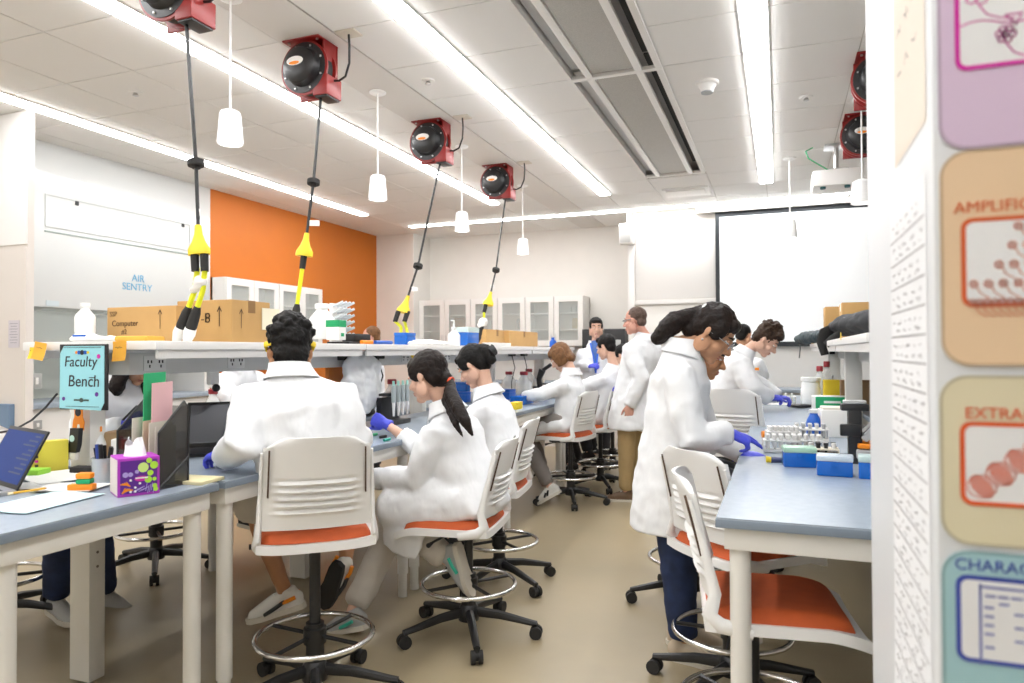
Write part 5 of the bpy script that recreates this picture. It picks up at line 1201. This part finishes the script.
p = at(372, 340, X=-2.40); put('marker_pen', B().cyl((p.x, p.y-.12, SHZ+.012), (p.x, p.y+.0, SHZ+.012), .012), ORANGEP, label='orange marker lying on the shelf near the black tray', cat='pen'); put('marker_pen', B().cyl((p.x+.01, p.y+.02, SHZ+.012), (p.x+.01, p.y+.22, SHZ+.012), .012), BLUEP, label='blue marker lying on the shelf near the black tray', cat='pen')
def tipbox(label, p, d, m, lid, rz=0, grp='tip boxes', name='tip_box'):
    t = thing(name, label, 'box', tuple(p), rz, grp); put('base', B().box((0, 0, d[2]*.36), (d[0], d[1], d[2]*.72), .005), m, t, local=True); put('lid', B().box((0, 0, d[2]*.86), (d[0]*1.03, d[1]*1.03, d[2]*.28), .006), lid, t, local=True)
    put('latch', B().box((0, -d[1]/2-.002, d[2]*.6), (.025, .005, .018), .001), m, t, local=True); return t
onsh = lambda u, X: (lambda p: V((p.x, p.y, SHZ)))(at(u, 338, X=X))
tipbox('bright blue tip box under the yellow connector on the shelf', onsh(405, -2.55), (.10, .14, .09), BLUET, BLUET)
tipbox('blue tip box beside the white squirt bottle on the shelf', onsh(467, -2.52), (.12, .24, .16), BLUET, TEALT)
p = onsh(425, -2.5); put('paper_towels', remesh(B().ell(p+V((0, 0, .012)), (.13, .28, .03)).ell(p+V((0, .2, .012)), (.1, .2, .02)), .014, 1, .012, .06), PAPER, label='loose white paper towels on the shelf', cat='paper towel')
t = bottle('white squirt bottle standing before the back cabinets', onsh(454, -2.45), .15, .05, BPLAS, BPLAS, 'squirt_bottle', .35)
put('pump', B().tube([(0, 0, .14), (0, 0, .2), (0, -.05, .2)], [.008, .008, .006], 8), BPLAS, t, local=True)
for lb, u0, u1, X, m in (('far cardboard box on the shelf, the left of two side by side', 486, 508, -2.55, CARD), ('far cardboard box on the shelf, the right of two side by side', 509, 538, -2.5, CARD)):
    a, b2 = onsh(u0, X), onsh(u1, X); carton('cardboard_box', lb, 'box', (X-.15, (a.y+b2.y)/2, SHZ), (.3, (b2.y-a.y)-.02, .16), m, 0, 'cardboard boxes', flap=CARD_D)
p = onsh(497, -2.4); put('paper_sheet', B(TR(*p)).box((0, 0, .015), (.08, .5, .03), .004), PAPER, label='white papers in front of the far cardboard boxes', cat='paper')
p = onsh(553, -2.42); bottle('small blue bottle at the far end of the shelf', p, .11, .04, BLUEP, BLUEP, 'small_bottle')
# ---------------------------------------------------------------- under the island shelf
def adapter(label, u, v, X, cable=True):
    p = at(u, v, X=X); t = thing('power_adapter', label, 'plug', tuple(p), 0, 'black power adapters')
    put('block', B().box(p, (.05, .10, .065), .006), BLACKM, t)
    if cable: put('cord', B().tube([p-V((0, 0, .03)), p+V((.02, .03, -.15)), p+V((.0, -.02, -.3)), V((p.x, p.y, TZ+.006)), V((p.x-.1, p.y+.1, TZ+.006))], .005, 6), BLACK, t)
adapter('black power adapter plugged in under the shelf, left of the two by the hanging bag', 345, 355, -2.56)
adapter('black power adapter plugged in under the shelf, right of the two by the hanging bag', 378, 354, -2.56)
adapter('black power adapter under the far shelf, left of the two above red-capped bottles', 512, 353, -2.56)
adapter('black power adapter under the far shelf, right of the two above red-capped bottles', 524, 353, -2.56)
p = at(362, 374, X=-2.52)
t = thing('plastic_bag', 'white plastic bag hung under the shelf beside the ponytailed woman', 'bag', (p.x, p.y, 1.02))
put('sack', remesh(B().ell((p.x, p.y, 1.15), (.06, .22, .18)).ell((p.x+.01, p.y+.05, 1.26), (.05, .16, .1)).ell((p.x, p.y-.1, 1.26), (.04, .1, .12)), .012, 4, .022, .08), mat('bag_white', (.90, .91, .91), .35, alpha=.85), t)
carton('orange_folder', 'orange box leaning under the shelf behind the curly-haired man', 'box', (lambda p: V((p.x, p.y, TZ)))(at(337, 385, X=-2.75)), (.03, .22, .42), mat('folder_orange', (.72, .20, .02), .6))
onb = lambda u, v: Z(u, v, TZ)
bottle('large clear bottle with a red cap beside the pipette stand', onb(392, 414), .27, .072, BGLASS, REDCAP)
p = onb(396, 424)
t = thing('pipette_stand', 'black pipette stand with four pipettes on the island', 'pipette stand', tuple(p))
put('stand', B(TR(*p, R(0))).box((-.03, 0, .015), (.14, .26, .03), .006).box((-.06, 0, .10), (.04, .24, .16), .006).box((-.02, 0, .2), (.07, .26, .02), .006), BLACK, t)
for k in range(4): 
    o = thing('pipette', f'{ord_[k]} pipette hanging on the black stand', 'pipette', tuple(p+V((.03, -.09+.06*k, .05))), 0, 'pipettes on the stand'); q_ = p+V((.035, -.09+.06*k, 0))
    put('shaft', B().cyl(q_+V((0, 0, .06)), q_+V((0, 0, .15)), .006, .012, 10), PLAST, o); put('handle', B().cyl(q_+V((0, 0, .15)), q_+V((0, 0, .26)), .015, .016, 10), mat('pipette_grey', (.40, .45, .45), .4), o); put('plunger', B().cyl(q_+V((0, 0, .26)), q_+V((0, 0, .29)), .008), mat('pipette_mint', (.35, .68, .60), .5), o)
p = onb(366, 416); put('mini_centrifuge', remesh(B().ell(p+V((0, 0, .03)), (.06, .10, .035)).ell(p+V((-.02, .05, .045)), (.05, .08, .03)), .01, 2), BLACK, label='rounded black desktop centrifuge behind the blue raised glove', cat='centrifuge')
for k, (u, v, m, nm) in enumerate(((374, 436, GREEN, 'green'), (383, 438, BLACK, 'black'), (387, 441, mat('cap_teal', (.02, .35, .27), .4), 'teal'))):
    p = onb(u, v); put('marker_pen', B().cyl(p+V((0, -.03, .008)), p+V((0, .03, .008)), .008), m, label=f'short {nm} marker lying under the raised glove', cat='pen')
p = onb(360, 428); tipbox('small blue tube rack beside the raised glove', p, (.04, .06, .09), BLUEP, BLUEP, name='tube_rack')
bottle('clear bottle with a dark red cap behind the black laptop', onb(213, 425), .24, .06, BGLASS, REDCAP)
t = thing('handheld_meter', 'slim white meter with a small screen propped under the shelf', 'meter', tuple(onb(215, 425))); p = at(213, 372, X=-2.68); put('case', B().box(p, (.03, .06, .13), .008), PLAST, t); put('display', B().box(p+V((.016, 0, .025)), (.003, .04, .04)), mat('lcd', (.25, .33, .38), .3), t); put('knob', B().ell(p+V((.02, 0, -.08)), .02), BLACK, t)
p = onb(235, 418); put('absorbent_roll', B(TR(p.x-.1, p.y, TZ)).lathe([(.10, 0), (.105, .01), (.105, .2), (.10, .21), (.03, .21)], seg=24), PAPER, label='white paper roll standing behind the black laptop', cat='paper roll')
# things before the clipped-hair woman and the far bottles
for k, (lb, u, v, m) in enumerate((('blue tube rack, lower of the stack before the clipped-hair woman', 463, 402, BLUEP), ('yellow tube rack beside the stacked blue racks', 456, 399, YELLOWP))): tipbox(lb, onb(u, v), (.12, .10, .10), m, m, name='tube_rack')
p = onb(463, 402); tipbox('blue tube rack, upper of the stack before the clipped-hair woman', p+V((0, 0, .102)), (.11, .10, .09), BLUET, BLUET, name='tube_rack')
for k, (lb, u, v, h_) in enumerate((('far red-capped clear bottle beside the blue rack', 509, 393, .25), ('far red-capped clear bottle, the middle of three', 524, 397, .27), ('far red-capped clear bottle, behind the other two', 529, 391, .27))): bottle(lb, onb(u, v), h_, .085, BGLASS, REDCAP)
for lb, u, v, m, d in (('blue tube rack at the foot of the far bottles', 507, 399, BLUEP, (.12, .18, .1)), ('wide blue tube rack before the far bottles', 522, 404, BLUET, (.12, .3, .08)), ('yellow tube rack on the far island table', 516, 409, YELLOWP, (.07, .14, .06))): tipbox(lb, onb(u, v), d, m, m, name='tube_rack')
t = thing('microscope', 'black microscope by the brown-haired person', 'microscope', tuple(onb(546, 396))); p = onb(546, 396)
put('foot', B(TR(*p)).box((0, 0, .02), (.2, .16, .04), .012), BLACK, t); put('arm', B(TR(*p)).tube([(-.06, 0, .03), (-.08, 0, .18), (-.04, 0, .28)], [(.03, .03), (.03, .03), (.04, .03)], 10), BLACK, t); put('eyepiece', B(TR(*p)).cyl((-.03, 0, .28), (.06, 0, .34), .02), BLACK, t); put('stage', B(TR(*p)).box((0, 0, .13), (.13, .13, .012), .003), BLACKM, t)
bottle('small amber bottle next to the microscope', onb(535, 399), .13, .05, mat('amber', (.25, .07, .01), .2), BLACK)
# ---------------------------------------------------------------- equipment by the back wall
t = thing('base_cabinet_run', 'white base cabinets with slate top in the back recess', 'counter', (-3.6, 10.05, 0))
put('carcass', B().box((-3.6, 10.06, .45), (3.4, .55, .9)), WHITE, t); put('worktop', B().box((-3.6, 10.04, .92), (3.45, .6, .04), .005), SLATE, t)
for k in range(6): put('door', B().box((-5.0+.56*k, 9.778, .45), (.53, .02, .78), .003), PLAST, t)
for lb, u0, u1 in (('black benchtop instrument behind the man with the lanyard', 582, 599), ('black benchtop instrument with white marks, left of the man in khakis', 604, 625)):
    a, b2 = at(u0, 345, Y=9.8), at(u1, 345, Y=9.8); t = carton('black_instrument', lb, 'instrument', ((a.x+b2.x)/2, 9.97, .941), (b2.x-a.x, .34, .755), BLACK, 0, bev=.01)
    put('panel', B().box((.02, -.171, .55), (.14, .004, .10), .001), mat('panel_light', (.5, .52, .53), .5) if u0 > 600 else BLACKM, t, local=True)
# ---------------------------------------------------------------- right bench
tipbox('blue tip box with a greenish lid before the white racks', onb(799, 466), (.125, .085, .082), BLUET, mat('lid_green', (.45, .72, .55), .3, alpha=.8), R(6)).location.z = TZ
tipbox('blue tip box with a frosted lid, nearest on the bench', onb(835, 475), (.125, .085, .078), BLUET, mat('lid_frost', (.66, .76, .84), .3, alpha=.8), R(-5))
tipbox('blue tip box cut off by the wall end', onb(872, 478), (.09, .085, .085), BLUET, TEALT, R(-5))
p0, p1 = onb(766, 462)+V((0, 0, .01)), onb(792, 463)+V((0, 0, .01))
t = thing('micropipette', 'dark micropipette with a yellow end lying on the bench', 'pipette', tuple(p0)); put('body', B().cyl(p0.lerp(p1, .2), p1, .014, .011, 12), mat('pip_navy', (.03, .04, .12), .4), t); put('plunger', B().cyl(p0, p0.lerp(p1, .22), .016, .012, 12), YELLOWP, t); put('band', B().cyl(p0.lerp(p1, .6), p0.lerp(p1, .72), .0145, seg=12), GREEN, t)
def rack(label, p, d, rz, tubes, m, capm):
    t = thing('tube_rack', label, 'rack', tuple(p), rz, 'tube racks on the bench'); nx, ny = tubes
    put('tray', B().box((0, 0, .008), (d[0], d[1], .012), .003), m, t, local=True); put('deck', B().box((0, 0, d[2]), (d[0], d[1], .008), .002), m, t, local=True)
    for sx in (-1, 1): put('end_wall', B().box((sx*(d[0]/2-.003), 0, d[2]/2), (.006, d[1], d[2]), .001), m, t, local=True)
    for i in range(nx):
        for j in range(ny):
            x, y = (i-(nx-1)/2)*d[0]/nx*.92, (j-(ny-1)/2)*d[1]/ny*.9
            put('tube', B().lathe([(.004, .016), (.0085, .03), (.0085, d[2]+.018), (.0105, d[2]+.018), (.0105, d[2]+.028)], (x, y, 0), 8), capm if (i+j) % 3 else PLAST, t, local=True)
FROST = mat('rack_frost', (.74, .76, .76), .35, alpha=.8)
rack('clear tube rack nearest the pointing glove', onb(781, 452), (.16, .09, .055), R(4), (5, 3), FROST, PLAST)
rack('clear tube rack right of the one by the pointing glove', onb(806, 452), (.15, .09, .055), R(-3), (5, 3), FROST, PLAST)
rack('white tube rack behind the two clear racks', onb(783, 441), (.17, .1, .05), R(10), (6, 4), PLAST, PLAST)
rack('white tube rack in the second row on the bench', onb(810, 440), (.18, .12, .06), R(0), (5, 3), PLAST, mat('tube_grey', (.45, .46, .47), .4))
p = onb(768, 438); put('conical_tube', B().tube([p+V((0, 0, .016)), p+V((.12, .03, .016))], [.015, .015], 12), FROST, label='clear conical tube lying beside the racks', cat='tube')
p = onb(762, 437); put('screw_lid', B().cyl(p+V((0, 0, .016)), p+V((.035, .01, .016)), .018), ORANGEP, label='orange tube cap lying on the bench', cat='cap')
bottle('blue wash bottle beside the white carton on the bench', onb(814, 436), .15, .04, BLUEP, BPLAS, 'wash_bottle', .5)
c_ = carton('tip_carton', 'white open carton with green label on the bench', 'carton', onb(836, 436), (.17, .15, .15), PAPER, R(4)); put('contents', B().box((0, 0, .155), (.15, .13, .02), .006), mat('contents_cream', (.78, .74, .66), .8), c_, local=True)
c_ = carton('kit_box', 'green-topped white kit box standing on the far bench', 'box', onb(829, 411), (.25, .14, .12), PAPER, R(0)); put('print', B().box((.01, -.0705, .07), (.22, .001, .09)), GREEN, c_, local=True); put('print_text', B().box((.02, -.0715, .075), (.12, .001, .018)), PAPER, c_, local=True)
carton('yellow_box', 'yellow box behind the green-topped kit box', 'box', onb(842, 405), (.30, .12, .22), YELLOWP, R(3))
carton('brown_carton', 'brown carton standing beside the yellow box on the bench', 'carton', onb(857, 410), (.24, .15, .24), mat('carton_brown', (.25, .15, .07), .8), R(0))
c_ = onb(855, 462)
t = thing('pipette_carousel', 'black pipette holder at the near right of the bench', 'pipette stand', tuple(c_)); put('base', B(TR(*c_)).lathe([(.06, 0), (.06, .02), (.02, .03)], seg=20), BLACK, t); put('column', B(TR(*c_)).box((0, 0, .12), (.055, .06, .22), .012), BLACK, t)
put('holder', B(TR(*c_)).box((.0, 0, .235), (.11, .06, .03), .008), BLACK, t); put('clip', B(TR(*c_)).box((-.02, -.035, .14), (.08, .03, .05), .006), BLACK, t); put('top_plate', B(TR(*c_)).box((0, 0, .258), (.09, .05, .014), .005), mat('plate_grey', (.5, .5, .5), .4), t)
c_ = onb(868, 462)
t = thing('lidded_instrument', 'grey instrument with a tilted lid at the edge of the wall end', 'instrument', tuple(c_)); put('body', B(TR(*c_)).box((.02, 0, .03), (.14, .14, .06), .008), mat('instr_grey', (.50, .49, .48), .4), t); put('band', B(TR(*c_)).box((.02, -.002, .075), (.13, .14, .02), .004), ORANGEP, t); F = TR(*c_) @ Matrix.Translation((.03, 0, .16)) @ Matrix.Rotation(R(-50), 4, 'Y')
put('lid', B(F).box((0, 0, 0), (.16, .12, .03), .006), mat('lid_grey', (.45, .46, .47), .35), t); put('front_plate', B(F).box((-.0, 0, .017), (.12, .09, .003)), mat('front_dark', (.12, .12, .13), .3), t)
p = onb(822, 455); rack('cream sample tray beside the blue tip boxes', p, (.14, .09, .03), R(0), (4, 2), mat('tray_cream', (.74, .68, .55), .6), BLACK)
for lb, u, v, h_ in (('far clear bottle with a red cap under the bench shelf, left', 820, 404, .34), ('far clear bottle with a red cap under the bench shelf, right', 827, 403, .38)): bottle(lb, onb(u, v), h_, .055, BGLASS, REDCAP, liquid=None)
bottle('white plastic beaker-like jug beside the red-capped bottles on the bench', onb(811, 404), .24, .085, BPLAS, BPLAS, 'plastic_jug', .8)
p = onb(783, 403); rack('low clear rack by the bending man', p, (.22, .2, .06), R(0), (4, 3), FROST, PLAST)
p = onb(776, 404); put('paper_sheet', B(TR(*p, R(10))).box((0, 0, .002), (.3, .2, .002)), PAPER, label='white sheet under the bending man\'s gloves', cat='paper')
p = onb(800, 408); put('hand_tool', remesh(B().ell(p+V((0, 0, .018)), (.11, .05, .018)), .01, 1), BLACK, label='dark tool lying on the far bench', cat='tool')
adapter('black power adapter under the shelf of the bench by the red-capped bottles', 832, 351, .50)
# ---------------------------------------------------------------- bench shelf under the screen
RS = 1.4455
ons = lambda u, X: (lambda p: V((p.x, p.y, RS)))(at(u, 335, X=X))
BAGM = mat('bag_black', (.025, .027, .03), .65, bump=.5, bscale=30)
p = ons(862, .52)
t = thing('backpack', 'black backpack slumped on the bench shelf, straps hanging over the edge', 'backpack', tuple(p))
a0, a1 = at(836, 328, Y=p.y+.1), at(885, 320, Y=p.y-.15)
put('bag_body', remesh(B().tube([a0, a0.lerp(a1, .35), a0.lerp(a1, .75), a1+V((.15, -.1, .0))], [(.055, .09), (.075, .13), (.085, .15), (.09, .15)], 14, dome=.7), .014, 2, .02, .09), BAGM, t)
put('buckle', B().box(at(846, 321, Y=p.y-.06), (.03, .02, .05), .004), mat('buckle_grey', (.25, .25, .25), .4), t)
s0 = at(833, 328, Y=p.y+.05); put('strap', B().tube([s0, at(824, 333, Y=p.y), at(821, 343, Y=p.y-.02), at(825, 355, Y=p.y-.03)], [(.008, .03), (.01, .038), (.008, .034), (.006, .03)], 8, ref=(0, 1, 0)), BLACKM, t)
put('strap', B().tube([at(840, 333, Y=p.y-.03), at(833, 339, Y=p.y-.05), at(826, 345, Y=p.y-.05)], [(.008, .02), (.009, .026), (.008, .024)], 8, ref=(0, 1, 0)), BLACKM, t)
p = V((.34, 7.2, RS))
t = thing('umbrella', 'folded dark umbrella lying at the far end of the bench shelf', 'umbrella', tuple(p))
e0, e1 = at(797, 339, Y=7.9), at(829, 335, Y=6.6); put('canopy', remesh(B().tube([e0, e0.lerp(e1, .3), e1], [.03, .065, .045], 10, dome=1), .012, 1, .015, .06), mat('umbrella_teal', (.015, .035, .045), .6), t); put('strap', B().tube([e0+V((.02, 0, -.02)), e0+V((.03, 0, -.10)), e0+V((.02, 0, -.2))], [(.006, .03)]*3, 8), BLACKM, t)
carton('cardboard_box', 'cardboard box on the bench shelf behind the backpack, upright left one', 'box', ons(836, .50), (.2, .3, .34), CARD, 0, 'cardboard boxes')
carton('cardboard_box', 'cardboard box on the bench shelf behind the backpack, nearest the wall end', 'box', ons(862, .60), (.3, .3, .30), CARD, 0, 'cardboard boxes', flap=PAPER)
carton('cardboard_box', 'low cardboard box on the far part of the bench shelf', 'box', ons(822, .41), (.2, .3, .13), CARD, 0, 'cardboard boxes')
p = at(841, 336, X=.299); put('sticker_dot', B(frame(p, (0, -1, 0), (-1, 0, 0))).prism(circ(0, 0, .02, 14), .002), YELLOWP, label='round yellow sticker on the edge of the bench shelf', cat='sticker')
# ---------------------------------------------------------------- on the pier by the hood
p = at(14, 334, Y=3.695); F = frame(p, (1, 0, 0), (0, -1, 0))
t = thing('notice_sheet', 'printed pale notice taped to the pier beside the fume hood', 'notice', tuple(p)); put('sheet', B(F).box((0, 0, .001), (.12, .21, .003)), mat('notice_lilac', (.62, .58, .62), .8), t)
for k in range(8): put('print_line', B(F).box((0, .08-.021*k, .003), (.09-.02*(k % 2), .006, .001)), mat('print_grey', (.38, .36, .40), .8), t)
p = at(5, 417, Y=3.68); carton('blue_bin', 'blue-grey bin edge against the pier by the fume hood', 'bin', p-V((0, 0, .35)), (.16, .05, .45), mat('bin_blue', (.16, .24, .36), .5), 0)
bpy.data.scenes.remove(TMP)
